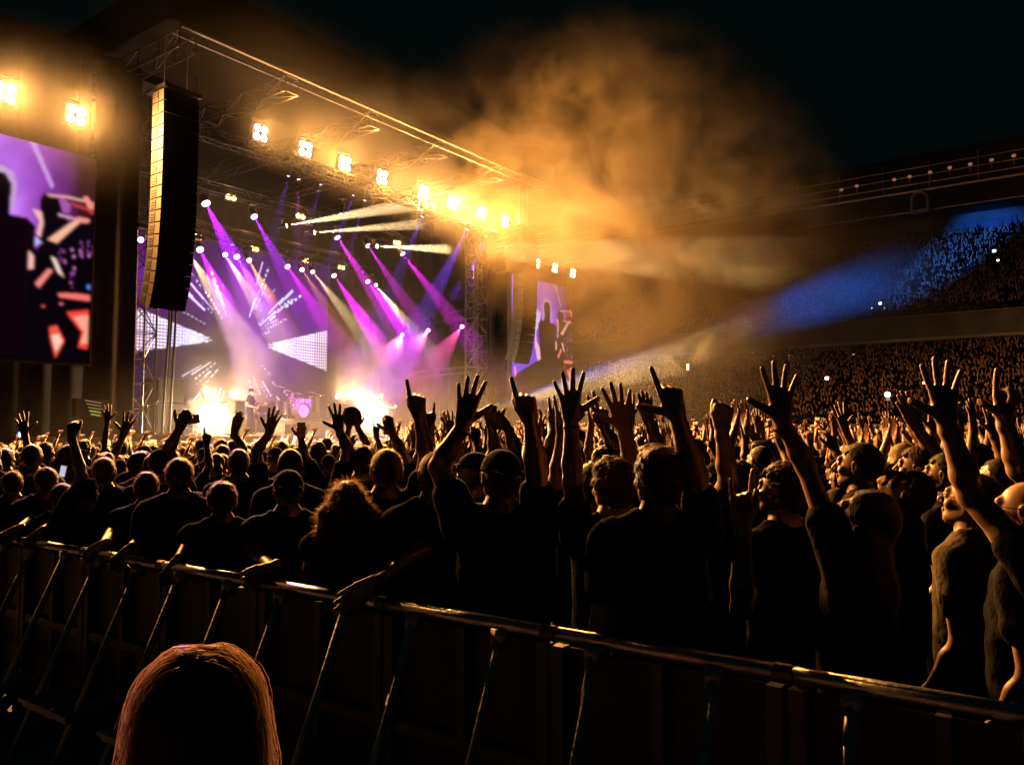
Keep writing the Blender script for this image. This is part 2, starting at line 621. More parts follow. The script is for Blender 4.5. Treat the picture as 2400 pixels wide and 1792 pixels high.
def side_image(w=300, h=320):
    def c6(x, y):           # marks measured on the near screen
        u = .595 + .405 * x / 425
        top = 20 + 115 / 430 * x
        H = 1091 - 86 * x / 425
        return (u, (y - top) / H)
    def c4(x, y):           # marks measured on the far screen
        u = (x - 985) / 440
        top = 480 + 110 * (x - 985) / 425
        return (u, (y - top) / (940 - 90 * u))
    def f(u, v):
        img = np.zeros(u.shape + (3,))
        t = np.clip(u * 1.1 + v * .15, 0, 1)[..., None]
        img[:] = srgb((150, 100, 245)) * (1 - t) + srgb((165, 60, 190)) * t
        k = np.clip((u - .68) / .25, 0, 1)[..., None]
        img = img * (1 - k) + srgb((60, 22, 30)) * k
        g = np.exp(-(((u - .55) / .12) ** 2 + ((v - .35) / .22) ** 2))[..., None]
        img += g * srgb((230, 180, 255)) * .5
        n = (np.sin(u * 37 + np.sin(v * 23)) * np.sin(v * 31 + u * 12) * .12 + 1)[..., None]
        img *= n
        def P(pts, col, cv=c6, s=1):
            m = inpoly(u, v, [cv(*p) for p in pts])
            img[m] = srgb(col) * s
        P([(88, 40), (118, 48), (214, 262), (200, 280)], (205, 150, 230))
        # dark stage below
        m = v > .52 + .1 * np.sin(u * 9 + 2) * 1.0
        img[m & (v > .5)] = srgb((14, 4, 12))
        P([(0, 430), (45, 440), (80, 480), (95, 540), (120, 590), (425, 590), (425, 1150), (0, 1150)], (9, 3, 10))
        P([(165, 300), (215, 310), (262, 345), (290, 450), (200, 540), (150, 570), (150, 330)], (14, 5, 14))
        P([(240, 330), (262, 320), (300, 360), (296, 400), (262, 400)], (170, 90, 170))
        P([(280, 450), (425, 410), (425, 600), (100, 600), (190, 535)], (14, 5, 14))
        P([(112, 378), (158, 392), (168, 450), (156, 520), (138, 500), (150, 440)], (255, 190, 180))
        P([(95, 520), (120, 505), (165, 545), (100, 578)], (200, 190, 255))
        P([(175, 305), (290, 315), (420, 350), (418, 358), (290, 325), (190, 316)], (255, 185, 170))
        P([(240, 400), (330, 425), (325, 436), (240, 412)], (220, 160, 200))
        P([(300, 345), (400, 375), (420, 390), (414, 412), (385, 388), (300, 360)], (190, 60, 60))
        P([(360, 320), (385, 316), (418, 365), (420, 385), (395, 380)], (255, 150, 130))
        P([(192, 530), (300, 450), (335, 430), (350, 446), (238, 547)], (255, 190, 160))
        P([(320, 425), (345, 418), (400, 430), (398, 448), (355, 448)], (255, 150, 140))
        P([(210, 612), (235, 625), (278, 716), (246, 690)], (255, 220, 200))
        P([(138, 745), (200, 672), (222, 682), (158, 768)], (250, 140, 130))
        P([(38, 622), (74, 620), (80, 690), (40, 712), (52, 670)], (250, 120, 130))
        P([(248, 795), (300, 792), (415, 803), (415, 833), (260, 812)], (255, 120, 110))
        P([(298, 885), (410, 876), (410, 1066), (362, 1058), (378, 985), (318, 915)], (255, 70, 60))
        P([(330, 905), (410, 900), (410, 1040), (372, 1040), (390, 985)], (255, 170, 140))
        P([(214, 960), (250, 950), (292, 1025), (250, 1108), (222, 1020)], (255, 90, 70))
        P([(226, 1000), (262, 990), (282, 1028), (250, 1080)], (255, 210, 190))
        P([(172, 850), (190, 852), (188, 862), (174, 860)], (240, 90, 100))
        P([(260, 840), (280, 842), (278, 850), (262, 850)], (240, 120, 140))
        rr = random.Random(3)
        for _ in range(46):
            x, y = rr.choice([(318, rr.uniform(560, 770)), (rr.uniform(350, 420), rr.uniform(535, 610)), (rr.uniform(250, 280), rr.uniform(575, 640))])
            x += rr.uniform(-8, 8); q = rr.uniform(3, 9)
            P([(x, y), (x + q, y - 2), (x + q * .8, y + q * 1.3), (x - 2, y + q)], rr.choice([(190, 90, 200), (240, 150, 220), (150, 60, 150)]))
        P([(398, 755), (416, 752), (414, 775), (400, 776)], (90, 140, 255))
        # the standing figure, seen in full on the far screen
        P([(985, 1010), (1060, 830), (1110, 720), (1150, 740), (1190, 800), (1200, 1000), (1150, 1170), (985, 1290)], (120, 70, 235), c4)
        P([(1050, 900), (1100, 790), (1150, 745), (1185, 790), (1165, 900), (1110, 1000)], (225, 215, 255), c4)
        P([(1195, 720), (1200, 690), (1215, 670), (1235, 668), (1255, 690), (1262, 740), (1258, 840), (1200, 840)], (205, 165, 215), c4)
        P([(1205, 730), (1210, 705), (1225, 694), (1240, 700), (1252, 740), (1250, 860), (1285, 868), (1302, 900), (1302, 985), (1290, 1100), (1285, 1420), (985, 1420), (985, 1300), (1150, 1170), (1178, 1150), (1165, 870), (1185, 840), (1205, 845), (1212, 800)], (16, 4, 12), c4)
        P([(1165, 870), (1150, 950), (1155, 1010), (1175, 1060), (1182, 1150), (1160, 1165), (1140, 1040), (1142, 930)], (255, 190, 210), c4)
        P([(1000, 1090), (1010, 1090), (1028, 1160), (1020, 1190), (1002, 1170)], (255, 130, 130), c4)
        P([(1000, 1210), (1012, 1210), (1018, 1270), (1005, 1300)], (255, 150, 150), c4)
        P([(1075, 1180), (1100, 1178), (1102, 1192), (1076, 1194)], (255, 190, 190), c4)
        P([(1050, 1100), (1085, 1060), (1080, 1110)], (255, 190, 170), c4)
        P([(1290, 1000), (1300, 1020), (1300, 1070), (1290, 1075)], (255, 190, 190), c4)
        return img
    return blur(raster(w, h, f), 7)

SIMG = side_image()
def big_screen(x0, x1, z0, z1, Y, label):
    t = empty('big_screen', ((x0 + x1) / 2, Y, z0), label, 'video screen', 'video screens beside the stage')
    b = MB(); b.bbox((x0 - .06, Y + .03, z0 - .06), (x1 + .06, Y + .25, z1 + .06)); b.build('frame', M['matte_black'], t)
    screen_mesh('picture', x0, x1, z0, z1, Y, SIMG, .95, t)
    b = MB()
    for i in range(4):
        x = x0 + .5 + i * (x1 - x0 - 1) / 3
        b.tube((x, Y + .14, z1 + .06), (x, Y + .14, 13.5 if x < 20 else 12), .015, n=4)
    b.build('hanging_cable', M['black_metal'], t)
big_screen(6.3, 12.3, 4.05, 10.4, 25.0, 'big video screen with purple and red concert picture beside the near wing')
big_screen(34.0, 40.0, 4.05, 10.3, 25.0, 'big video screen with standing silhouette picture behind the far speaker array')

def burst_image(w=380, h=290, W=11.6, H=8.8, cx=6.15, cz=4.7):
    rr = random.Random(11)
    yy, xx = np.mgrid[0:h, 0:w]
    x = (xx + .5) / w * W - cx; z = cz - (yy + .5) / h * H     # metres from the burst centre
    rad = np.hypot(x, z); th = np.degrees(np.arctan2(z, x))
    img = np.zeros((h, w, 3))
    img[:] = srgb((44, 12, 74)) * .5
    img += (np.exp(-((z - 2.5) / 1.8) ** 2) * .22)[..., None] * srgb((180, 40, 220))
    img *= (.55 + .45 * np.sin(x * 1.3 + z * .7) ** 2)[..., None]
    img *= np.clip(rad / 2.2, .1, 1)[..., None]
    cell = ((np.abs(((x * 6.5) % 1) - .5) < .33) & (np.abs(((z * 6.5) % 1) - .5) < .33))
    # the two wedges
    for sx in (1, -1):
        xs = x * sx
        top = .2 + (xs - 1.9) * (.28 if sx > 0 else .27); bot = -.12 - (xs - 1.9) * (.25 if sx > 0 else .21)
        m = (xs > 1.7 + .3 * np.sin(th * 5)) & (z < top) & (z > bot)
        k = np.clip((xs - 2.2) / 2, 0, 1)
        streak = .5 + .5 * np.sin(th * 3.3 + 1.2 * np.sin(rad * 4))
        col = srgb((190, 110, 255)) * .8
        wcol = srgb((235, 240, 255)) * 1.3
        v = (streak > (.35 + .2 * np.sin(rad * 2)))
        a = np.where(v[..., None], wcol, col * .7)
        a2 = np.where(cell[..., None], wcol * .95, col * .65)
        warm = np.clip((xs - 3) / 2, 0, 1)[..., None]
        a = a * (1 - k[..., None]) + a2 * k[..., None]
        a = a * (1 - warm * [0, .1, .35])
        img[m] = a[m]
    # radial streaks
    for _ in range(64):
        a0 = rr.choice([rr.uniform(28, 72), rr.uniform(108, 150), rr.uniform(-150, -112), rr.uniform(-68, -35), rr.uniform(20, 160), rr.uniform(-160, -20)])
        r0 = rr.uniform(1.3, 3.6); r1 = r0 + rr.uniform(.25, 1.6)
        wd = rr.uniform(.012, .035)
        d = np.abs(np.sin(np.radians(th - a0))) * rad
        m = (np.cos(np.radians(th - a0)) > 0) & (d < wd * (.6 + rad * .4)) & (rad > r0) & (rad < r1)
        if rr.random() < .5: m &= (np.sin(rad * rr.uniform(14, 30)) > -.3)
        if rr.random() < .4: m &= cell
        img[m] = srgb(rr.choice([(225, 235, 255), (200, 210, 255), (255, 240, 250), (220, 190, 255)])) * rr.uniform(.6, 1.3)
    return blur(img, 1)
bs = empty('led_backdrop', (23.2, 33.9, 2.2), 'led wall at the back of the stage showing a white and violet burst', 'led wall')
screen_mesh('picture', 17.75, 29.35, 2.2, 11.0, 33.0 + .95, burst_image(), 1.25, bs)
b = MB(); b.bbox((17.6, 34.0, 2.1), (29.5, 34.2, 11.1)); b.build('frame', M['matte_black'], bs)

# ================================================================ LAMPS
def blinder(p, energy, label, group, tilt=8, aimp=(13, 1, 1), cone=138, bulbs=4, s=.30, col=AMBER, parts=True):
    """a square four-bulb audience light facing the crowd"""
    p = Vector(p)
    t = empty('blinder_lamp', p, label, 'stage light', group)
    rot = Matrix.Rotation(R(tilt), 3, 'X')
    def W(x, y, z): return p + rot @ Vector((x, y, z))
    b = MB(); b.box(W(0, .1, 0), (s * 2.1, .18, s * 2.1), rot); b.build('housing', M['black_metal'], t)
    b = MB(); b.tube(W(-s * 1.15, .1, 0), W(-s * 1.15, .1, s * 1.5), .02, n=5); b.tube(W(s * 1.15, .1, 0), W(s * 1.15, .1, s * 1.5), .02, n=5)
    b.tube(W(-s * 1.15, .1, s * 1.5), W(s * 1.15, .1, s * 1.5), .02, n=5); b.build('yoke', M['black_metal'], t)
    for x in (-.5, .5):
        for z in (-.5, .5):
            b = MB(); b.sphere(W(x * s, -.03, z * s), s * .40, 12, 8, (1, .35, 1))
            b.build('bulb', EM_WARM, t, smooth=True)
    light('lamp_light', 'SPOT', W(0, -.12, 0), energy, col, t, aim=aimp, size=.12, spot=R(cone), blend=1)
    return t


E_A = 22000
BLUE_E = 1000000
lab_a = ['first', 'second', 'third', 'fourth', 'fifth', 'sixth', 'seventh', 'last']
for k, (px, py) in enumerate([(610, 312), (715, 350), (808, 383), (895, 415), (992, 450), (1060, 475), (1127, 498), (1183, 519)]):
    blinder(onY(px, py, 24.0), E_A, 'four-bulb amber blinder, %s of the eight along the front truss counted from the near side' % lab_a[k], 'blinders on the front truss')
for k, (px, py) in enumerate([(10, 216), (178, 270)]):
    blinder(onY(px, py, 24.7), 20000, ['four-bulb blinder above the near big screen, cut by the edge of the view', 'four-bulb blinder above the near big screen, closer to the speaker array'][k], 'blinders above the near screen')
for k, (px, py) in enumerate([(1257, 617), (1300, 628), (1342, 640)]):
    blinder(onY(px, py, 24.6), 6500, ['four-bulb blinder above the far big screen, touching the speaker array', 'four-bulb blinder above the far big screen, middle of three', 'four-bulb blinder above the far big screen, outermost of three'][k], 'blinders above the far screen', s=.27, aimp=(44, 3, 2), cone=150)


def twin(p, label, group):
    p = Vector(p)
    t = empty('twin_lamp', p, label, 'stage light', group)
    b = MB(); b.box(p + Vector((0, .1, 0)), (.52, .16, .26)); b.build('housing', M['black_metal'], t)
    for x in (-.13, .13):
        b = MB(); b.sphere(p + Vector((x, -.02, 0)), .115, 10, 6, (1, .5, 1)); b.build('bulb', EM_AMBER, t, smooth=True)
    light('lamp_light', 'POINT', p + Vector((0, -.2, 0)), 160, (1, .42, .08), t, size=.05)
tl = [(541, 463, 29), (704, 507, 29), (930, 569, 29), (463, 555, 33.4), (596, 583, 33.4), (717, 610, 33.4), (800, 626, 33.4), (1003, 402, 23.2)]
tn = ['upper twin amber lamp closest to the near speaker array', 'upper twin amber lamp just above a long cream beam', 'upper twin amber lamp beside the long level cream beam', 'lower twin amber lamp touching the near speaker array', 'lower twin amber lamp above the orange beam', 'lower twin amber lamp between two violet beams', 'lower twin amber lamp farthest along its truss', '']
for k in range(7):
    px, py, Y = tl[k]
    twin(onY(px, py, Y), tn[k], 'twin amber lamps')


def moving_head(px, py, Y, tx, ty, tY, ang, energy, col, em, label, group, size=.12, drop=.55, spill=0):
    """a hanging lamp head aimed along its beam; its beam is the light of its own spot lamp in the smoke"""
    p = onY(px, py, Y); q = onY(tx, ty, tY)
    d = (q - p).normalized()
    t = empty('moving_light', p, label, 'stage light', group)
    b = MB(); b.tube(p - d * .42, p - d * .02, size * .9, size * 1.15, n=12); h = b.build('head', M['black_metal'], t, smooth=False)
    b = MB(); b.disc(p, d, size, 14, .03); b.build('lens', em, h)
    b = MB(); side = d.cross(Vector((0, 0, 1)));  side = side.normalized() if side.length > .05 else Vector((1, 0, 0))
    c = p - d * .22
    for s in (-1, 1): b.tube(c + side * s * size * 1.35, c + side * s * size * 1.35 + Vector((0, 0, drop * .7)), .025, n=5)
    b.box(c + Vector((0, 0, drop * .75)), (.3, .3, .12)); b.build('yoke', M['black_metal'], t)
    light('lamp_light', 'SPOT', p + d * .06, energy, col, t, aim=q, size=.03, spot=R(ang), blend=.25)
    if spill:
        light('spill_fill', 'POINT', p + d * .15, spill, col, t, size=.05)
    return t


VIO, MAG, BLU = (.50, .01, 1.0), (.90, .01, .80), (.25, .06, 1.0)
CRM, ORG, PNK = (1.0, .66, .30), (1.0, .30, .05), (1.0, .10, .38)
BE = 17.0
heads = [
    # px, py, Y, tx, ty, tY, angle, energy, colour, lens, size, label
    (483, 477, 29, 590, 690, 26.5, 11, 9000, VIO, EM_VIOLET, .17, 'violet moving light with the widest beam, beside the near speaker array'),
    (596, 508, 29, 690, 680, 26.5, 8, 6000, VIO, EM_VIOLET, .14, 'violet moving light with a dim violet beam under a twin amber lamp'),
    (791, 557, 29, 905, 730, 26.5, 8, 9000, MAG, EM_MAGENTA, .14, 'magenta moving light just below the tip of the second cream beam'),
    (863, 576, 29, 960, 720, 26.5, 7, 7000, MAG, EM_MAGENTA, .13, 'magenta moving light beside the long level cream beam'),
    (944, 595, 29, 1050, 730, 26.5, 8, 7000, MAG, EM_MAGENTA, .13, 'magenta moving light farthest along the middle truss'),
    (469, 585, 31.5, 525, 705, 29, 9, 7000, VIO, EM_VIOLET, .15, 'violet moving light low beside the near speaker array'),
    (555, 602, 31.5, 612, 700, 29, 8, 3500, BLU, EM_VIOLET, .13, 'blue-violet moving light between two cream beams'),
    (674, 625, 31.5, 745, 730, 29, 8, 5000, MAG, EM_MAGENTA, .13, 'magenta moving light left of the orange-beam lamp on the rear truss'),
    (783, 646, 31.5, 860, 760, 29, 8, 5000, MAG, EM_MAGENTA, .13, 'magenta moving light above the stage smoke on the rear truss'),
    (862, 660, 31.5, 930, 750, 29, 8, 4500, VIO, EM_VIOLET, .12, 'violet moving light farthest along the rear truss'),
    (440, 588, 30.5, 545, 760, 27, 8, 9000, CRM, EM_WHITE, .08, 'cream moving light at the edge of the near speaker array'),
    (528, 597, 30.5, 610, 725, 27, 6, 7000, CRM, EM_WHITE, .10, 'cream moving light over the guitarist, beam slanting down'),
    (733, 637, 30.5, 835, 765, 27, 6, 8000, CRM, EM_WHITE, .09, 'cream moving light over the drum kit, beam slanting down'),
    (881, 668, 30.5, 965, 770, 27, 5.5, 5500, CRM, EM_WHITE, .08, 'cream moving light over the singer, beam slanting down'),
    (584, 610, 31, 650, 730, 28, 6.5, 3500, ORG, EM_ORANGE, .11, 'orange moving light left of the violet beams'),
    (708, 632, 31, 775, 735, 28, 6, 3000, ORG, EM_ORANGE, .11, 'orange moving light beside a magenta lens over the drums'),
    (672, 529, 28.5, 1240, 432, 21, 6.5, 24000, CRM, EM_WHITE, .09, 'moving light throwing the first long cream beam over the crowd'),
    (737, 545, 28.5, 1240, 505, 21, 5.5, 20000, CRM, EM_WHITE, .09, 'moving light throwing the second long cream beam over the crowd'),
    (884, 577, 28.5, 1240, 592, 21, 6.5, 20000, CRM, EM_WHITE, .09, 'moving light throwing the third, level cream beam over the crowd'),
    (676, 412, 25.2, 650, 520, 26.5, 8, 900, BLU, EM_BLUE, .05, 'dim blue light under the front truss, pointing down between amber lamps'),
    (752, 432, 25.2, 728, 520, 26.5, 7, 800, BLU, EM_BLUE, .04, 'dim blue light under the third front blinder'),
    (828, 457, 25.2, 800, 540, 26.5, 8, 1400, BLU, EM_BLUE, .04, 'dim blue light under the fourth front blinder'),
    (990, 507, 25.2, 952, 600, 26.5, 9, 2200, BLU, EM_BLUE, .08, 'blue light with white lens under the fifth front blinder'),
    (1095, 538, 25.2, 1025, 675, 27, 10, 5200, BLU, EM_BLUE, .11, 'blue light with a white lens and wide beam under the seventh front blinder'),
    (1140, 552, 25.2, 1120, 600, 26.5, 9, 700, BLU, EM_BLUE, .07, 'small blue light beside the far speaker array'),
    (943, 784, 30, 925, 820, 28.5, 14, 500, PNK, EM_MAGENTA, .09, 'pink light low in the smoke on the floor truss'),
    (1004, 774, 29, 965, 820, 27.5, 13, 900, PNK, EM_MAGENTA, .10, 'pink light in the middle of the low floor truss'),
    (1083, 765, 28, 1020, 850, 26.5, 12, 2200, PNK, EM_MAGENTA, .11, 'pink light at the end of the low floor truss by the far tower'),
]
for h in heads:
    moving_head(h[0], h[1], h[2], h[3], h[4], h[5], h[6] * (1.5 if h[7] < 15000 else 1.2), h[7] * (BE if h[7] < 15000 else 45), h[8], h[9], h[11], 'moving lights over the stage', size=h[10])
# violet work lamp on the near wing, the long low cream beam, the blue beam on the stand
moving_head(330, 562, 24.6, 60, 1250, 6.0, 9, 30000, (.55, .08, 1), EM_VIOLET, 'small violet lamp on the outside of the near stage tower', None, size=.09)
moving_head(1118, 968, 26.0, 1660, 820, 13, 8, 260000, CRM, EM_WHITE, 'floor lamp throwing a long cream beam low over the crowd', None, size=.1, drop=-.5)

# two glaring floor lamps on the stage edge
def glare(px, py, Y, r, energy, label):
    p = onY(px, py, Y)
    t = empty('flood_lamp', (p.x, p.y, 1.84), label, 'stage light', 'glaring floor lamps')
    b = MB(); b.tube(p + Vector((0, .12, 0)), p + Vector((0, .42, 0)), r * 1.25, r * .7, n=20); b.build('housing', M['black_metal'], t)
    b = MB(); b.sphere(p + Vector((0, .02, 0)), r, 20, 10, (1, .3, 1)); b.build('lens', emit('glare_lens', (1, .9, .75), 60), t, smooth=True)
    b = MB()
    for s in (-1, 1): b.tube(p + Vector((s * r * 1.4, .2, 0)), (p.x + s * r * 1.4, p.y + .2, 1.85), .03, n=6)
    b.bbox((p.x - r * 1.6, p.y - .1, 1.845), (p.x + r * 1.6, p.y + .5, 1.9)); b.build('stand', M['black_metal'], t)
    light('lamp_light', 'SPOT', p + Vector((0, -.2, 0)), energy, (1, .62, .28), t, aim=p + Vector((-3, -6, .2)), size=.2, spot=R(160), blend=1)
    light('spill_fill', 'POINT', p + Vector((0, -.25, 0)), energy * .42, (1, .62, .32), t, size=.2)  # added point light that brightens the smoke behind the lamp
glare(495, 978, 25.8, .40, 8000, 'glaring white floor lamp between the speaker stack and the guitarist')
glare(866, 972, 25.9, .30, 7000, 'glaring white floor lamp beside the singer with the guitar')
small = [(483, 917, 32.5, 'small white backlight high behind the near floor lamp'), (545, 926, 32.5, 'small white backlight just left of the guitarist'),
         (791, 929, 32, 'small white backlight behind the keyboard, smaller of two'), (821, 929, 32, 'small white backlight behind the keyboard, closer to the singer'),
         (975, 962, 29, 'tiny white backlight far behind the crowd hands near the singer')]
for px, py, Y, lb in small:
    p = onY(px, py, Y)
    t = empty('backlight', p, lb, 'stage light', 'small backlights')
    b = MB(); b.tube(p + Vector((0, .05, 0)), p + Vector((0, .3, 0)), .13, .1, n=12); b.tube(p + Vector((0, .2, 0)), (p.x, p.y + .2, 1.85), .02, n=5); b.build('housing', M['black_metal'], t)
    b = MB(); b.disc(p, (0, 1, 0), .11, 14); b.build('lens', EM_WARM, t)
    light('lamp_light', 'SPOT', p + Vector((0, -.05, 0)), 650 if py < 950 else 400, (1, .56, .28), t, aim=p + Vector((-.3, -2, .9)), size=.08, spot=R(125), blend=.8)
# violet front wash on the drum kit
moving_head(800, 500, 24.6, 690, 955, 29.2, 9, 2600, (.62, .12, 1), EM_BLUE, 'violet wash light aimed at the drum kit from the front truss', None, size=.05)
for (px, py, tpx, tpy, tY, ang, e, colr, lb) in (
        (905, 440, 900, 985, 29, 46, 2600, (1, .62, .5), 'wash light aimed at the smoke beside the singer'),
        (640, 345, 560, 1000, 29, 46, 2200, (1, .66, .42), 'wash light aimed at the smoke beside the guitarist')):
    pass

# ================================================================ SMOKE
haze_box('stage_haze', (14.2, 24.8, 1.9), (33.0, 35.2, 13.4), .0066, .2, 'thin haze filling the stage and showing the beams')
smoke('floor_smoke', onY(560, 840, 30.8), (4.4, 2.9, 4.6), .26, .46, .38, .72, 1, .5, 'billowing warm smoke over the near half of the stage', base=.06, edge=.1, detail=5)
smoke('floor_smoke', onY(930, 850, 30.4), (6.8, 3.2, 5.0), .24, .44, .38, .72, 5, .5, 'billowing warm smoke around the singer', base=.06, edge=.1, detail=5)
smoke('glare_puff', onY(495, 976, 25.3), (1.6, .9, 1.5), .045, 1, .1, .5, 2, .5, 'added smoke puff spreading the glare of the near floor lamp', edge=0, base=1, detail=1)  # smoke added round each floor lamp to stand in for its bloom
smoke('glare_puff', onY(866, 971, 25.4), (1.5, .9, 1.4), .045, 1, .1, .5, 6, .5, 'added smoke puff spreading the glare of the far floor lamp', edge=0, base=1, detail=1)
smoke('roof_smoke', onY(900, 375, 23.0), (9.8, 2.0, 2.5), .0042, .55, .38, .66, 9, .6, 'amber smoke rolling along the row of blinders', base=.25)
smoke('roof_smoke', onY(1100, 520, 22.8), (7, 1.8, 1.7), .004, .5, .36, .66, 14, .5, 'smoke under the roof where the long cream beams end', base=.3)
smoke('roof_smoke', onY(1120, 330, 20.5), (7.5, 2.6, 3.8), .16, .55, .45, .60, 41, .5, 'thinner amber smoke rising past the far end of the roof', detail=7, alb=.02)  # albedo cut to hold down the glow beside the lamps
smoke('drifting_smoke', onY(1400, 450, 18.5), (11.0, 5.6, 9.2), .55, .46, .465, .58, 12, .45, 'amber smoke cloud drifting from the roof over the crowd', detail=8, dist=1.3, alb=0.088, col=(1, .84, .56), edge=0)  # amber tint and albedo per cloud put the lamplight's falloff into its colour
smoke('drifting_smoke', onY(1660, 540, 14.5), (15.5, 6.2, 9.0), .42, .38, .46, .58, 22, .45, 'dim amber smoke cloud farther out over the crowd', detail=8, dist=1.3, alb=0.300, col=(1, .84, .56), edge=0)
smoke('drifting_smoke', onY(1500, 690, 17), (9, 4.5, 5.2), .26, .40, .43, .58, 71, .45, 'brown smoke hanging low between the far screen and the stand', detail=7, dist=1, alb=0.188, col=(1, .84, .56), edge=0)
smoke('low_smoke', (38.5, 18.5, 4.6), (13, 8, 4.4), .020, .3, .36, .66, 31, .5, 'low smoke lit by the cream and purple beams over the crowd', base=.25)
smoke('wing_haze', onY(110, 240, 23.4), (5.2, 1.9, 3.4), .0038, .4, .3, .6, 17, .6, 'haze glowing round the blinders above the near screen', base=.5, edge=.1)
smoke('beam_haze', (68, 24, 14), (26, 20, 9), .010, .12, .3, .6, 51, .0, 'thin haze between the stage and the grandstand carrying the blue beam', base=.3, edge=.4, detail=4)
smoke('roof_smoke', onY(760, 190, 20.8), (9, 1.4, 3.2), .004, .4, .40, .66, 61, .6, 'faint brown smoke before the roof fascia', base=.4, edge=.1, detail=5)
smoke('crowd_haze', (19, 15, 1.2), (15, 9.5, 3.6), .006, .3, .3, .6, 81, .4, 'thin amber haze over the heads in front of the stage', base=.6, edge=.1, detail=2)

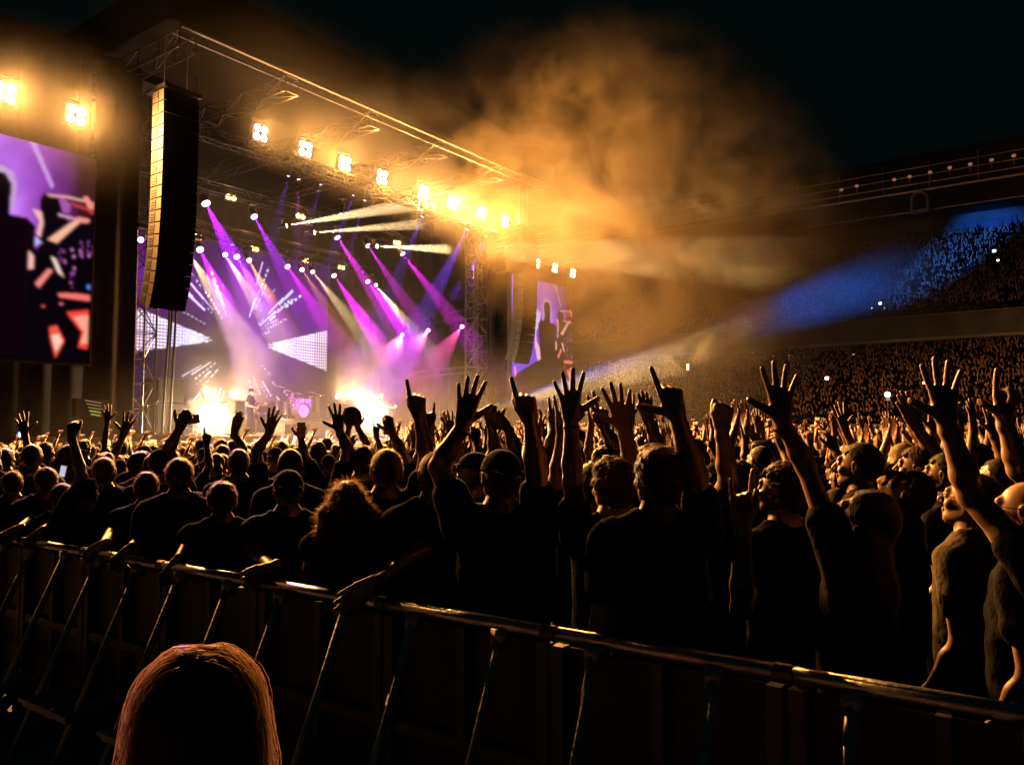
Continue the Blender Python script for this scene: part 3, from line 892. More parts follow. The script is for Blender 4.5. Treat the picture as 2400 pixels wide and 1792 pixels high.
# ================================================================ SOFT BODIES (one continuous skin from a distance field)
class Field:
    def __init__(s, lo, hi, h):
        s.lo = np.array(lo, float); s.h = h
        s.n = np.maximum(2, np.ceil((np.array(hi) - s.lo) / h).astype(int) + 1)
        s.F = np.full(s.n, 1.0, dtype=np.float32)

    def _sub(s, lo, hi):
        a = np.maximum(0, np.floor((lo - s.lo) / s.h).astype(int)); b = np.minimum(s.n, np.ceil((hi - s.lo) / s.h).astype(int) + 1)
        if np.any(b <= a): return None
        sl = tuple(slice(x, y) for x, y in zip(a, b))
        ax = [s.lo[i] + s.h * np.arange(a[i], b[i]) for i in range(3)]
        return sl, ax[0][:, None, None], ax[1][None, :, None], ax[2][None, None, :]

    def _put(s, sl, d, k, op):
        A = s.F[sl]
        if op == 'add':
            if k > 0:
                h = np.maximum(k - np.abs(A - d), 0) / k
                s.F[sl] = np.minimum(A, d) - h * h * k * .25
            else: s.F[sl] = np.minimum(A, d)
        elif op == 'sub':
            h = np.maximum(k - np.abs(A + d), 0) / max(k, 1e-6)
            s.F[sl] = np.maximum(A, -d) + h * h * k * .25

    def cone(s, a, b, ra, rb, k=.02, op='add'):
        a = np.array(a, float); b = np.array(b, float)
        m = max(ra, rb) + k + 3 * s.h
        r = s._sub(np.minimum(a, b) - m, np.maximum(a, b) + m)
        if r is None: return s
        sl, x, y, z = r
        ab = b - a; L2 = max(ab @ ab, 1e-10)
        t = ((x - a[0]) * ab[0] + (y - a[1]) * ab[1] + (z - a[2]) * ab[2]) / L2
        t = np.clip(t, 0, 1)
        d = np.sqrt((x - a[0] - ab[0] * t) ** 2 + (y - a[1] - ab[1] * t) ** 2 + (z - a[2] - ab[2] * t) ** 2) - (ra + (rb - ra) * t)
        s._put(sl, d, k, op); return s

    def ell(s, c, r, rot=None, k=.03, op='add'):
        c = np.array(c, float); r_ = np.array(r, float)
        m = r_.max() + k + 3 * s.h
        q = s._sub(c - m, c + m)
        if q is None: return s
        sl, x, y, z = q
        x = x - c[0]; y = y - c[1]; z = z - c[2]
        if rot is not None:
            Rm = np.array(rot)
            X = Rm[0, 0] * x + Rm[1, 0] * y + Rm[2, 0] * z
            Y = Rm[0, 1] * x + Rm[1, 1] * y + Rm[2, 1] * z
            Z = Rm[0, 2] * x + Rm[1, 2] * y + Rm[2, 2] * z
        else: X, Y, Z = x, y, z
        k0 = np.sqrt((X / r_[0]) ** 2 + (Y / r_[1]) ** 2 + (Z / r_[2]) ** 2)
        k1 = np.sqrt((X / r_[0] ** 2) ** 2 + (Y / r_[1] ** 2) ** 2 + (Z / r_[2] ** 2) ** 2) + 1e-6
        s._put(sl, k0 * (k0 - 1) / k1, k, op); return s

    def coords(s):
        return [s.lo[i] + s.h * np.arange(s.n[i]) for i in range(3)]

    def mesh(s):
        F = s.F.copy()
        F[0] = F[-1] = 1; F[:, 0] = F[:, -1] = 1; F[:, :, 0] = F[:, :, -1] = 1
        S = F < 0
        n = np.array(F.shape) - 1
        def c(o): return tuple(slice(o[i], o[i] + n[i]) for i in range(3))
        cnt = np.zeros(n, np.int8)
        for o in np.ndindex(2, 2, 2): cnt += S[c(o)]
        act = (cnt > 0) & (cnt < 8)
        idx = np.argwhere(act)
        if len(idx) == 0: return np.zeros((0, 3)), np.zeros((0, 4), int)
        num = -np.ones(n, np.int64); num[act] = np.arange(len(idx))
        acc = np.zeros((len(idx), 3)); w = np.zeros(len(idx))
        I = idx.T
        for ax in range(3):
            e = np.zeros(3, int); e[ax] = 1
            for o1 in (0, 1):
                for o2 in (0, 1):
                    o = np.zeros(3, int); oth = [q for q in range(3) if q != ax]; o[oth[0]] = o1; o[oth[1]] = o2
                    fa = F[I[0] + o[0], I[1] + o[1], I[2] + o[2]]; p = o + e
                    fb = F[I[0] + p[0], I[1] + p[1], I[2] + p[2]]
                    m = (fa < 0) != (fb < 0)
                    t = np.where(m, fa / np.where(m, fa - fb, 1), 0)
                    P = np.tile(o.astype(float), (len(idx), 1)); P[:, ax] += t
                    acc[m] += P[m]; w[m] += 1
        V = s.lo + s.h * (idx + acc / w[:, None])
        Q = []
        for ax in range(3):
            e = np.zeros(3, int); e[ax] = 1
            A = S[tuple(slice(0, S.shape[i] - e[i]) for i in range(3))]; B = S[tuple(slice(e[i], S.shape[i]) for i in range(3))]
            ch = np.argwhere(A != B)
            u, v = [(1, 2), (2, 0), (0, 1)][ax]
            ok = (ch[:, u] > 0) & (ch[:, v] > 0) & (ch[:, u] < S.shape[u] - 1) & (ch[:, v] < S.shape[v] - 1)
            ch = ch[ok]
            du = np.zeros(3, int); du[u] = 1; dv = np.zeros(3, int); dv[v] = 1
            def g(p): return num[p[:, 0], p[:, 1], p[:, 2]]
            q = np.stack([g(ch - du - dv), g(ch - dv), g(ch), g(ch - du)], 1)
            ins = S[ch[:, 0], ch[:, 1], ch[:, 2]]
            q[~ins] = q[~ins][:, ::-1]
            Q.append(q)
        Q = np.concatenate(Q)
        Q = Q[(Q >= 0).all(1)]
        return V, Q


def vnoise(x, y, z, f, seed=0):
    r = np.random.RandomState(seed)
    o = 0
    for i in range(5):
        a = r.normal(size=3) * f * (.7 + .4 * i); p = r.uniform(0, 6.28)
        o = o + np.sin(a[0] * x + a[1] * y + a[2] * z + p)
    return o / 5


def rotm(yaw=0, pitch=0, roll=0):
    """pitch>0 looks up, yaw>0 turns to the left"""
    return np.array(Matrix.Rotation(R(yaw), 3, 'Z') @ Matrix.Rotation(R(pitch), 3, 'X') @ Matrix.Rotation(R(roll), 3, 'Y'))


FING = {  # curl (knuckle, middle, tip) of index, middle, ring, little; spread; thumb (swing out, curl)
    'open': ([(4, 6, 4)] * 4, 11, (48, 8)),
    'wide': ([(0, 4, 3)] * 4, 15, (58, 0)),
    'relax': ([(14, 22, 12), (20, 26, 14), (26, 30, 16), (30, 34, 18)], 6, (38, 20)),
    'point': ([(2, 4, 3), (78, 92, 55), (80, 95, 55), (80, 92, 55)], 2, (26, 48)),
    'ell': ([(4, 6, 4), (74, 90, 55), (78, 95, 55), (80, 92, 55)], 3, (62, 0)),
    'fist': ([(78, 92, 50), (80, 94, 55), (80, 95, 55), (78, 90, 55)], 0, (24, 52)),
    'horns': ([(4, 5, 5), (78, 92, 55), (80, 95, 55), (6, 8, 5)], 4, (26, 45)),
    'two': ([(2, 4, 3), (2, 4, 3), (80, 95, 55), (80, 92, 55)], 10, (26, 48)),
    'grip': ([(42, 60, 30), (44, 62, 32), (46, 64, 34), (50, 66, 36)], 3, (30, 30)),
    'hold': ([(50, 45, 25), (50, 48, 25), (52, 48, 25), (55, 50, 28)], 3, (50, 25)),
    'flat': ([(6, 8, 6)] * 4, 2, (18, 6)),
}


def hand(F, wr, u, v, pose, s=1.0, pdir=None):
    """wr wrist, u towards the knuckles, v towards the thumb side; the fingers curl towards w = v x u (palm)"""
    u = np.array(u, float); u /= np.linalg.norm(u)
    v = np.array(v, float); v -= u * (v @ u); v /= np.linalg.norm(v)
    w = np.cross(v, u)
    flip = 1 if pdir is None or w @ np.array(pdir) >= 0 else -1
    curls, spread, th = FING[pose]
    w = w * flip
    P = lambda a, b_, c=0: wr + (u * a + v * b_ + w * c) * s
    hz = F.h
    rmin = max(0.0, hz * .9)
    rr = lambda r: max(r * s, rmin)
    base = [(.088, .031), (.094, .010), (.088, -.011), (.078, -.030)]
    w0 = [(.0, .015), (.0, .005), (.0, -.006), (.0, -.015)]
    F.cone(P(-.03, 0), P(.012, 0), rr(.026), rr(.025), .015)
    for (a, b_), (a0, b0) in zip(base, w0):
        F.cone(P(a0 + .012, b0 * 1.2), P(a, b_), rr(.0155), rr(.0125), .012)
    F.ell(P(.045, .018, .008), (.028 * s, .018 * s, .014 * s), np.stack([u, v, w], 1), .012)
    lens = [(.044, .027, .021), (.049, .030, .022), (.045, .028, .021), (.035, .021, .019)]
    sp = [1.1, .25, -.55, -1.5]
    for i in range(4):
        p = P(*base[i]); ang = R(spread * sp[i]); d = u * math.cos(ang) + v * math.sin(ang)
        c = 0; r0 = [.0114, .0117, .0112, .0100][i]
        for j in range(3):
            c += R(curls[i][j])
            dd = d * math.cos(c) + w * math.sin(c)
            q = p + dd * lens[i][j] * s
            F.cone(p, q, rr(r0 * (1 - .08 * j)), rr(r0 * (1 - .08 * (j + 1))), .0035 + .3 * hz * (hz > .007))
            p = q
    p = P(.018, .018, .004); a = R(th[0])
    d = u * math.cos(a) + v * math.sin(a)
    q = p + (d * .046 + w * .008) * s
    F.cone(p, q, rr(.0165), rr(.0135), .012)
    a2 = a - R(th[1]) * .45
    d2 = (u * math.cos(a2) + v * math.sin(a2)) * math.cos(R(th[1]) * .5) + w * math.sin(R(th[1]) * .5)
    q2 = q + d2 * .034 * s
    F.cone(q, q2, rr(.0136), rr(.0124), .005)
    a3 = a2 - R(th[1]) * .3
    d3 = (u * math.cos(a3) + v * math.sin(a3)) * math.cos(R(th[1]) * .8) + w * math.sin(R(th[1]) * .8)
    F.cone(q2, q2 + d3 * .027 * s, rr(.0124), rr(.0105), .005)


def arm_mesh(sh, el, wr, u, v, pose, h, s=1.0, thin=1.0, pdir=None):
    sh, el, wr = [np.array(q, float) for q in (sh, el, wr)]
    pts = np.array([sh, el, wr, wr + np.array(u) / np.linalg.norm(u) * .2 * s])
    F = Field(pts.min(0) - .11, pts.max(0) + .11, h)
    t = s * thin
    F.ell(sh, (.058 * t, .056 * t, .062 * t), None, .03)
    m = sh * .55 + el * .45
    F.cone(sh, m, .055 * t, .049 * t, .03); F.cone(m, el, .049 * t, .039 * t, .02)
    f1 = el * .72 + wr * .28
    F.cone(el, f1, .039 * t, .043 * t, .02); F.cone(f1, wr, .042 * t, .0265 * s, .02)
    # elbow point
    d = (el - sh) / max(np.linalg.norm(el - sh), 1e-6) - (wr - el) / max(np.linalg.norm(wr - el), 1e-6)
    if np.linalg.norm(d) > .15: F.ell(el + d / np.linalg.norm(d) * .009 * s, (.025 * s,) * 3, None, .03)
    hand(F, wr, u, v, pose, s * 1.08, pdir)
    return F.mesh()


def join(parts):
    V, Q, n = [], [], 0
    for v, q in parts:
        if len(v) == 0: continue
        V.append(v); Q.append(q + n); n += len(v)
    return np.concatenate(V), np.concatenate(Q)


def torso_field(F, s, infl=0.0, fem=False, k=.05, noise=0):
    S = lambda *a: tuple(q * s for q in a)
    w = .9 if fem else 1.0
    F.ell(S(0, 0, 1.29), [q * s + infl for q in (.165 * w, .108, .20)], None, k)
    F.ell(S(0, .005, 1.10), [q * s + infl for q in (.145 * w, .10, .17)], None, k)
    F.ell(S(0, -.01, .95), [q * s + infl for q in (.168, .118, .14)], None, k)
    F.cone(S(-.15 * w, -.005, 1.425), S(.15 * w, -.005, 1.425), .06 * s + infl, .06 * s + infl, k)
    for q in (-1, 1):
        F.cone(S(q * .13 * w, -.01, 1.44), S(q * .035, -.012, 1.52), .042 * s + infl, .046 * s + infl * .6, .04)


def person_parts(H=1.75, head=(0, 0, 0), arms=(), hair='short', fem=False, h_body=.014, h_head=.007, h_arm=.006, seed=0, legs=True, shirt=True, sleeve=.5, thin=1.0, noise=.5, nolow=False, shirt_infl=.012, stance=0.0):
    """returns dict name -> (V, Q) in a frame where the person stands at the origin and faces +Y"""
    s = H / 1.75
    S = lambda *a: np.array(a, float) * s
    out = {}
    # ---- body: legs + torso + neck
    F = Field((-(.33 + stance) * s, -.22 * s, -.01), ((.33 + stance) * s, .30 * s, 1.62 * s), h_body)
    torso_field(F, s, -.004 if shirt else 0, fem)
    for q in (-1, 1):
        F.cone(S(q * .095, 0, .90), S(q * (.105 + stance * .5), .01, .50), .085 * s, .055 * s, .03)
        F.cone(S(q * (.105 + stance * .5), .01, .50), S(q * (.11 + stance), -.02, .09), .056 * s, .036 * s, .02)
        F.cone(S(q * (.11 + stance), -.03, .04), S(q * (.125 + stance), .13, .032), .036 * s, .030 * s, .02)
    F.cone(S(0, -.015, 1.44), S(0, .005, 1.58), .060 * s * (.9 if fem else 1), .054 * s * (.88 if fem else 1), .04)
    body = [F.mesh()]
    # ---- head
    Rm = rotm(*head); piv = S(0, 0, 1.565)
    def T(x, y, z): return piv + Rm @ (np.array((x, y, z - 1.565)) * s)
    c = T(0, 0, 1.65)
    hf = Field(c - .19 * s, c + .19 * s, h_head)
    hf.cone(T(0, -.01, 1.54), T(0, .0, 1.62), .050 * s, .052 * s, .02)
    hf.ell(T(0, -.012, 1.662), np.array((.074, .094, .090)) * s, Rm, .02)
    hf.ell(T(0, .030, 1.612), np.array((.056, .062, .062)) * s, Rm, .03)
    hf.ell(T(0, .070, 1.566), np.array((.026, .022, .019)) * s, Rm, .03)
    hf.cone(T(-.028, .076, 1.682), T(.028, .076, 1.682), .015 * s, .015 * s, .015)
    for q in (-1, 1):
        hf.ell(T(q * .033, .104, 1.660), np.array((.019, .018, .013)) * s, Rm, .012, 'sub')
        hf.ell(T(q * .032, .080, 1.659), np.array((.0125,) * 3) * s, Rm, .002)
        hf.ell(T(q * .042, .066, 1.63), np.array((.022, .02, .018)) * s, Rm, .02)
        hf.ell(T(q * .078, -.006, 1.646), np.array((.009, .020, .032)) * s, Rm, .006)
        hf.ell(T(q * .086, .002, 1.648), np.array((.006, .010, .018)) * s, Rm, .004, 'sub')
        hf.cone(T(q * .050, -.0, 1.60), T(q * .018, .075, 1.575), .018 * s, .014 * s, .025)
    hf.cone(T(0, .092, 1.672), T(0, .116, 1.640), .0075 * s, .0125 * s, .010)
    hf.cone(T(-.012, .104, 1.635), T(.012, .104, 1.635), .008 * s, .008 * s, .006)
    hf.cone(T(-.017, .095, 1.604), T(.017, .095, 1.604), .0072 * s, .0072 * s, .006)
    hf.cone(T(-.015, .093, 1.592), T(.015, .093, 1.592), .0080 * s, .0080 * s, .006)
    body.append(hf.mesh())
    for a in arms:
        body.append(arm_mesh(a['sh'], a['el'], a['wr'], a['u'], a['v'], a['pose'], a.get('h', h_arm), s, thin * (.85 if fem else 1), a.get('pdir')))
    out['body'] = join(body)
    # ---- shirt
    if shirt:
        F = Field((-.36 * s, -.24 * s, .84 * s), (.36 * s, .24 * s, 1.6 * s), h_body)
        if arms:
            P = np.array([a['sh'] for a in arms] + [np.array(a['sh']) * (1 - sleeve) + np.array(a['el']) * sleeve for a in arms])
            lo = np.minimum((-.30 * s, -.24 * s, .84 * s), P.min(0) - .12); hi = np.maximum((.30 * s, .24 * s, 1.6 * s), P.max(0) + .12)
            F = Field(lo, hi, h_body)
        torso_field(F, s, shirt_infl, fem)
        F.ell(S(0, .0, 1.14), np.array((.158 * (.92 if fem else 1), .112, .36)) * s + shirt_infl, None, .05)
        for a in arms:
            e = np.array(a['sh']) * (1 - sleeve) + np.array(a['el']) * sleeve
            F.cone(a['sh'], e, (.060 + shirt_infl) * s * thin, (.053 + shirt_infl) * s * thin * (1 if sleeve < .7 else .9), .03)
            if sleeve > .9:
                F.cone(a['el'], np.array(a['el']) * .1 + np.array(a['wr']) * .9, .052 * s, .038 * s, .02)
        x, y, z = F.coords()
        F.F += (.009 * noise * vnoise(x[:, None, None], y[None, :, None], z[None, None, :], 15, seed) + .006 * noise * vnoise(x[:, None, None] + .5 * z[None, None, :], y[None, :, None], z[None, None, :] * .5, 38, seed + 3)).astype(np.float32)
        # neckline: cut everything above a tilted plane round the neck
        nz = z[None, None, :] - (1.487 * s - .25 * y[None, :, None]) + 0 * x[:, None, None]
        near = (np.sqrt(x[:, None, None] ** 2 + y[None, :, None] ** 2) < .085 * s) & (nz > 0)
        F.F = np.where(near, np.maximum(F.F, np.minimum(nz, .05)), F.F)
        out['shirt'] = F.mesh()
    if legs:
        F = Field((-(.27 + stance) * s, -.2 * s, .05), ((.27 + stance) * s, .2 * s, 1.06 * s), h_body * 1.3)
        F.ell(S(0, -.01, .95), np.array((.178, .127, .12)) * s, None, .04)
        for q in (-1, 1):
            F.cone(S(q * .095, 0, .90), S(q * (.105 + stance * .5), .01, .50), .098 * s, .07 * s, .03)
            F.cone(S(q * (.105 + stance * .5), .01, .50), S(q * (.11 + stance), -.02, .10), .07 * s, .056 * s, .02)
        out['trousers'] = F.mesh()
    # ---- hair
    hv = hair
    if hv in ('buzz', 'short', 'curly', 'crop', 'quiff'):
        th = {'buzz': .006, 'crop': .011, 'short': .017, 'curly': .026, 'quiff': .018}[hv]
        F = Field(c - .19 * s, c + .21 * s, h_head)
        F.ell(T(0, -.014, 1.664), np.array((.074, .095, .091)) * s + th, Rm, .01)
        if hv == 'quiff':
            F.ell(T(0, .05, 1.755), np.array((.05, .045, .022)) * s, Rm, .03)
        if hv == 'curly':
            F.ell(T(0, .01, 1.745), np.array((.075, .085, .045)) * s, Rm, .03)
        if th > .008:
            F.cone(T(0, -.06, 1.60), T(0, -.045, 1.56), .055 * s, .045 * s, .03)
        x, y, z = F.coords()
        X, Y, Z = np.meshgrid(x - piv[0], y - piv[1], z - piv[2], indexing='ij')
        ly = Rm[0, 1] * X + Rm[1, 1] * Y + Rm[2, 1] * Z; lz = Rm[0, 2] * X + Rm[1, 2] * Y + Rm[2, 2] * Z; lx = Rm[0, 0] * X + Rm[1, 0] * Y + Rm[2, 0] * Z
        amp = {'buzz': .0015, 'crop': .003, 'short': .006, 'curly': .012, 'quiff': .006}[hv]
        F.F += (amp * vnoise(lx, ly, lz, {'curly': 55, 'quiff': 60}.get(hv, 70), seed) + amp * .6 * vnoise(lx, ly, lz, 130, seed + 9)).astype(np.float32)
        # hairline: keep above a plane from forehead to nape
        pl = (lz - .135 * s) * -1 + (ly - .055 * s) * 1.05      # >0 means face side
        cut = np.minimum(pl, 10)
        cut2 = np.where(np.abs(lx) > .05 * s, np.maximum(cut, -(lz - (.055 * s)) + np.maximum(0, (ly + .02 * s)) * 2 - .0), cut)
        ear = np.sqrt((np.abs(lx) - .078 * s) ** 2 + (ly + .004 * s) ** 2 + (lz - .078 * s) ** 2) - .030 * s
        F.F = np.maximum(F.F, cut2); F.F = np.maximum(F.F, -ear)
        F.F = np.maximum(F.F, -(lz + .0 * s))
        out['hair'] = F.mesh()
    if hv in ('long', 'wavy', 'bob', 'tail'):
        low = {'long': 1.22, 'wavy': 1.28, 'bob': 1.50, 'tail': 1.5}[hv]
        F = Field(c + np.array((-.26, -.30, -.50)) * s, c + np.array((.26, .24, .24)) * s, max(h_head, .008))
        F.ell(T(0, -.018, 1.666), np.array((.094, .112, .106)) * s, Rm, .02)
        e = np.array((0, -.075, low)) * s
        if hv == 'tail':
            F.cone(T(0, -.115, 1.69), T(0, -.19, 1.60), .03 * s, .035 * s, .02); F.cone(T(0, -.19, 1.60), T(0, -.17, 1.42), .035 * s, .015 * s, .02)
        else:
            wv = {'long': .080, 'wavy': .10, 'bob': .078}[hv]
            for q in (-1, -.5, 0, .5, 1):
                m = T(q * wv, -.035 - .02 * (1 - abs(q)), 1.60); z1 = e + np.array((q * wv * 1.1 * s, (.01 - .03 * (1 - abs(q))) * s, 0))
                F.cone(m, m * .5 + z1 * .5, .052 * s, .056 * s, .04); F.cone(m * .5 + z1 * .5, z1, .056 * s, .030 * s, .04)
        x, y, z = F.coords()
        X, Y, Z = np.meshgrid(x - piv[0], y - piv[1], z - piv[2], indexing='ij')
        lx = Rm[0, 0] * X + Rm[1, 0] * Y + Rm[2, 0] * Z; ly = Rm[0, 1] * X + Rm[1, 1] * Y + Rm[2, 1] * Z; lz = Rm[0, 2] * X + Rm[1, 2] * Y + Rm[2, 2] * Z
        amp = .011 if hv == 'wavy' else .005
        F.F += (amp * vnoise(lx, ly, lz * (.6 if hv == 'wavy' else .25), 34, seed) + amp * .7 * vnoise(lx, ly, lz * .35, 95, seed + 5)).astype(np.float32)
        pl = -(lz - .150 * s) + (ly - .045 * s) * 1.2 - np.maximum(0, np.abs(lx) - .045 * s) * 1.5
        F.F = np.maximum(F.F, np.where(lz > -.06 * s, pl, F.F))
        out['hair'] = F.mesh()
    if hv in ('cap', 'capback', 'beanie', 'hat'):
        F = Field(c - .24 * s, c + .24 * s, h_head)
        F.ell(T(0, -.014, 1.675), np.array((.086, .106, .094)) * s, Rm, .01)
        x, y, z = F.coords()
        X, Y, Z = np.meshgrid(x - piv[0], y - piv[1], z - piv[2], indexing='ij')
        ly = Rm[0, 1] * X + Rm[1, 1] * Y + Rm[2, 1] * Z; lz = Rm[0, 2] * X + Rm[1, 2] * Y + Rm[2, 2] * Z
        F.F = np.maximum(F.F, -(lz - (.112 if hv != 'beanie' else .095) * s))
        F.F = np.maximum(F.F, -(F.F + .012))
        if hv == 'cap': F.ell(T(0, .115, 1.688), np.array((.068, .07, .007)) * s, Rm @ np.array(Matrix.Rotation(R(-10), 3, 'X')), .006)
        if hv == 'capback': F.ell(T(0, -.125, 1.676), np.array((.068, .06, .007)) * s, Rm @ np.array(Matrix.Rotation(R(14), 3, 'X')), .006)
        if hv == 'hat': F.ell(T(0, 0, 1.688), np.array((.17, .19, .008)) * s, Rm, .006)
        out['cap'] = F.mesh()
        F = Field(c - .19 * s, c + .19 * s, h_head)
        F.ell(T(0, -.014, 1.664), np.array((.080, .100, .092)) * s, Rm, .01)
        x, y, z = F.coords(); X, Y, Z = np.meshgrid(x - piv[0], y - piv[1], z - piv[2], indexing='ij')
        ly = Rm[0, 1] * X + Rm[1, 1] * Y + Rm[2, 1] * Z; lz = Rm[0, 2] * X + Rm[1, 2] * Y + Rm[2, 2] * Z; lx = Rm[0, 0] * X + Rm[1, 0] * Y + Rm[2, 0] * Z
        F.F = np.maximum(F.F, -(lz - .045 * s) + np.maximum(0, ly + .01 * s) * 1.6)
        F.F = np.maximum(F.F, lz - .12 * s)
        F.F += (.003 * vnoise(lx, ly, lz, 90, seed)).astype(np.float32)
        out['hair'] = F.mesh()
    return out, T, s


SKIN = [mat('skin_fair', (.60, .34, .22), .45, bump=.06, bscale=90), mat('skin_tan', (.46, .25, .15), .45, bump=.06, bscale=90), mat('skin_dark', (.16, .08, .05), .48, bump=.06, bscale=90)]
SHIRTM = {
    'black': mat('cloth_black', (.0045, .0045, .005), .95, spec=.08, bump=.5, bscale=30), 'grey': mat('cloth_grey', (.12, .10, .075), .95, spec=.08, noise=.15, bump=.5, bscale=30),
    'navy': mat('cloth_navy', (.010, .012, .026), .95, spec=.08, bump=.5, bscale=30), 'red': mat('cloth_red', (.10, .012, .012), .95, spec=.08, bump=.5, bscale=30),
    'white': mat('cloth_white', (.20, .18, .155), .95, spec=.08, bump=.5, bscale=30), 'brown': mat('cloth_brown', (.018, .012, .008), .95, spec=.08, bump=.5, bscale=30),
}
HAIRM = {'dark': mat('hair_dark', (.020, .013, .010), .5, spec=.15, bump=.8, bscale=160), 'brown': mat('hair_brown', (.06, .030, .014), .5, spec=.15, bump=.8, bscale=160),
         'blond': mat('hair_blond', (.36, .22, .10), .5, spec=.15, bump=.8, bscale=160)}
def strand_mat(name, col):
    m, nt, p = new_mat(name)
    p.inputs['Base Color'].default_value = (*col, 1); p.inputs['Roughness'].default_value = .4
    tr = nt.nodes.new('ShaderNodeBsdfTranslucent'); tr.inputs[0].default_value = (*[min(1, c * 1.5) for c in col], 1)
    mx = nt.nodes.new('ShaderNodeMixShader'); mx.inputs[0].default_value = .35
    nt.links.new(p.outputs[0], mx.inputs[1]); nt.links.new(tr.outputs[0], mx.inputs[2])
    nt.links.new(mx.outputs[0], nt.nodes['Material Output'].inputs[0])
    return m
STRAND = {'dark': strand_mat('strand_dark', (.10, .055, .03)), 'brown': strand_mat('strand_brown', (.30, .16, .07)), 'blond': strand_mat('strand_blond', (.55, .35, .15))}  # paler than the hair itself: backlit rims are put into the strand colour
TROU = mat('trousers_dark', (.006, .006, .008), .95, spec=.08, bump=.4, bscale=30)


def strands(V, Q, n, L, seed, down=.6, width=.0011, segs=4, wav=.3):
    """thin hairs standing off a hair surface"""
    r = np.random.RandomState(seed)
    q = Q[r.randint(0, len(Q), n)]
    P = V[q].mean(1)
    N = np.cross(V[q[:, 1]] - V[q[:, 0]], V[q[:, 2]] - V[q[:, 0]]); N /= np.linalg.norm(N, axis=1)[:, None] + 1e-9
    d = N * .75 + r.normal(size=P.shape) * wav; d[:, 2] -= down * .3
    d /= np.linalg.norm(d, axis=1)[:, None]
    side = np.cross(d, r.normal(size=P.shape)); side /= np.linalg.norm(side, axis=1)[:, None]
    Ls = (L * r.uniform(.4, 1.2, n))[:, None]
    VV = []
    p = P - N * .003
    for k in range(segs + 1):
        w = width * (1 - .8 * k / segs)
        VV.append(p - side * w / 2); VV.append(p + side * w / 2)
        p = p + d * Ls / segs
        d = d + np.array((0, 0, -down * .45)) + r.normal(size=d.shape) * .12
        d /= np.linalg.norm(d, axis=1)[:, None]
    VV = np.stack(VV, 1).reshape(-1, 3)
    b0 = np.arange(n)[:, None] * (2 * segs + 2)
    F = np.concatenate([b0 + np.array([2 * k, 2 * k + 1, 2 * k + 3, 2 * k + 2]) for k in range(segs)])
    return VV, F


def make_person(loc, yaw, parts, label, group=None, skin=0, shirt='black', hairc='dark', fuzz=0, cat='person', name='person', fuzzlen=.02):
    """the body is the object itself; clothes and hair are its children"""
    V, Q = parts['body']
    o = mesh_obj(name, V, Q, SKIN[skin], None, True)
    o.location = loc; o.rotation_euler = (0, 0, yaw)
    tag(o, label, cat, group)
    for k, m in (('shirt', SHIRTM[shirt]), ('trousers', TROU), ('hair', HAIRM[hairc]), ('cap', SHIRTM['black'])):
        if k in parts and len(parts[k][0]):
            V, Q = parts[k]
            if k == 'hair' and fuzz:
                v2, q2 = strands(V, Q, fuzz, fuzzlen, 5, width=.0013)
                mesh_obj('hair_strands', v2, q2, STRAND[hairc], o, False, world_coords=False)
            c = mesh_obj(k, V, Q, m, o, True, world_coords=False)
    return o

# ================================================================ CROWD BARRIER (panels joined end to end)
BX = 2.62
RAILZ = 1.195
PL = .888
def barrier_panel(y0, label):
    t = empty('crowd_barrier', (BX, y0 + PL / 2, 0), label, 'crowd barrier', 'linked crowd barrier panels')
    y1 = y0 + PL; ym = y0 + PL / 2
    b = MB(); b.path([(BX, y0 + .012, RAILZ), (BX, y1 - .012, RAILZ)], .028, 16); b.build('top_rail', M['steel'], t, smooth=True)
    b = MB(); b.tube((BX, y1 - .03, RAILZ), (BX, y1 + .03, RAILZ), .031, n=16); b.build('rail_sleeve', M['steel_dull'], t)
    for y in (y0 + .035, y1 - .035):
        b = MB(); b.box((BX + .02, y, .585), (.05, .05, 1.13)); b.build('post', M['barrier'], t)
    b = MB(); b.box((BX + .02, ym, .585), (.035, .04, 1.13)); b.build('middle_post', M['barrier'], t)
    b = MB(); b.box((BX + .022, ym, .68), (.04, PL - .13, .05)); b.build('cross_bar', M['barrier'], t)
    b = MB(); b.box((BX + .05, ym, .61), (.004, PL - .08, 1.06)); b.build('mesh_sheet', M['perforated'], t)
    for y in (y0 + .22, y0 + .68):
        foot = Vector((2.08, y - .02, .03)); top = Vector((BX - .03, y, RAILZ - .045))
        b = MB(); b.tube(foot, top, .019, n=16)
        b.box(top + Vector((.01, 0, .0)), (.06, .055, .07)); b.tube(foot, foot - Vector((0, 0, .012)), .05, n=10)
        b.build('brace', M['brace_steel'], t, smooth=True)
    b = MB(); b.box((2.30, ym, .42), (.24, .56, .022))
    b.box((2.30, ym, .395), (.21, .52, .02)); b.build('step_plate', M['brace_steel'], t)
    for y in (ym - .23, ym + .23):
        b = MB(); b.tube((2.38, y, .40), (BX - .02, y, .40), .018, n=6); b.build('step_bracket', M['black_metal'], t)
    b = MB(); b.box((2.66, ym, .012), (1.30, PL - .013, .016)); b.build('base_plate', M['base_plate'], t)
    return t
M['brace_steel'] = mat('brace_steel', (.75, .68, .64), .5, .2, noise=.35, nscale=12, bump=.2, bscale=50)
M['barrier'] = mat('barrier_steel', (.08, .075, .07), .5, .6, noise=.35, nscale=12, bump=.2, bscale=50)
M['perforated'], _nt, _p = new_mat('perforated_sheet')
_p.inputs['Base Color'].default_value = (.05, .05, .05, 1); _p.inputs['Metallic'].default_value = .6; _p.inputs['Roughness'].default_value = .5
_tc = _nt.nodes.new('ShaderNodeTexCoord'); _vo = _nt.nodes.new('ShaderNodeTexVoronoi'); _vo.inputs['Scale'].default_value = 75; _vo.inputs['Randomness'].default_value = 0
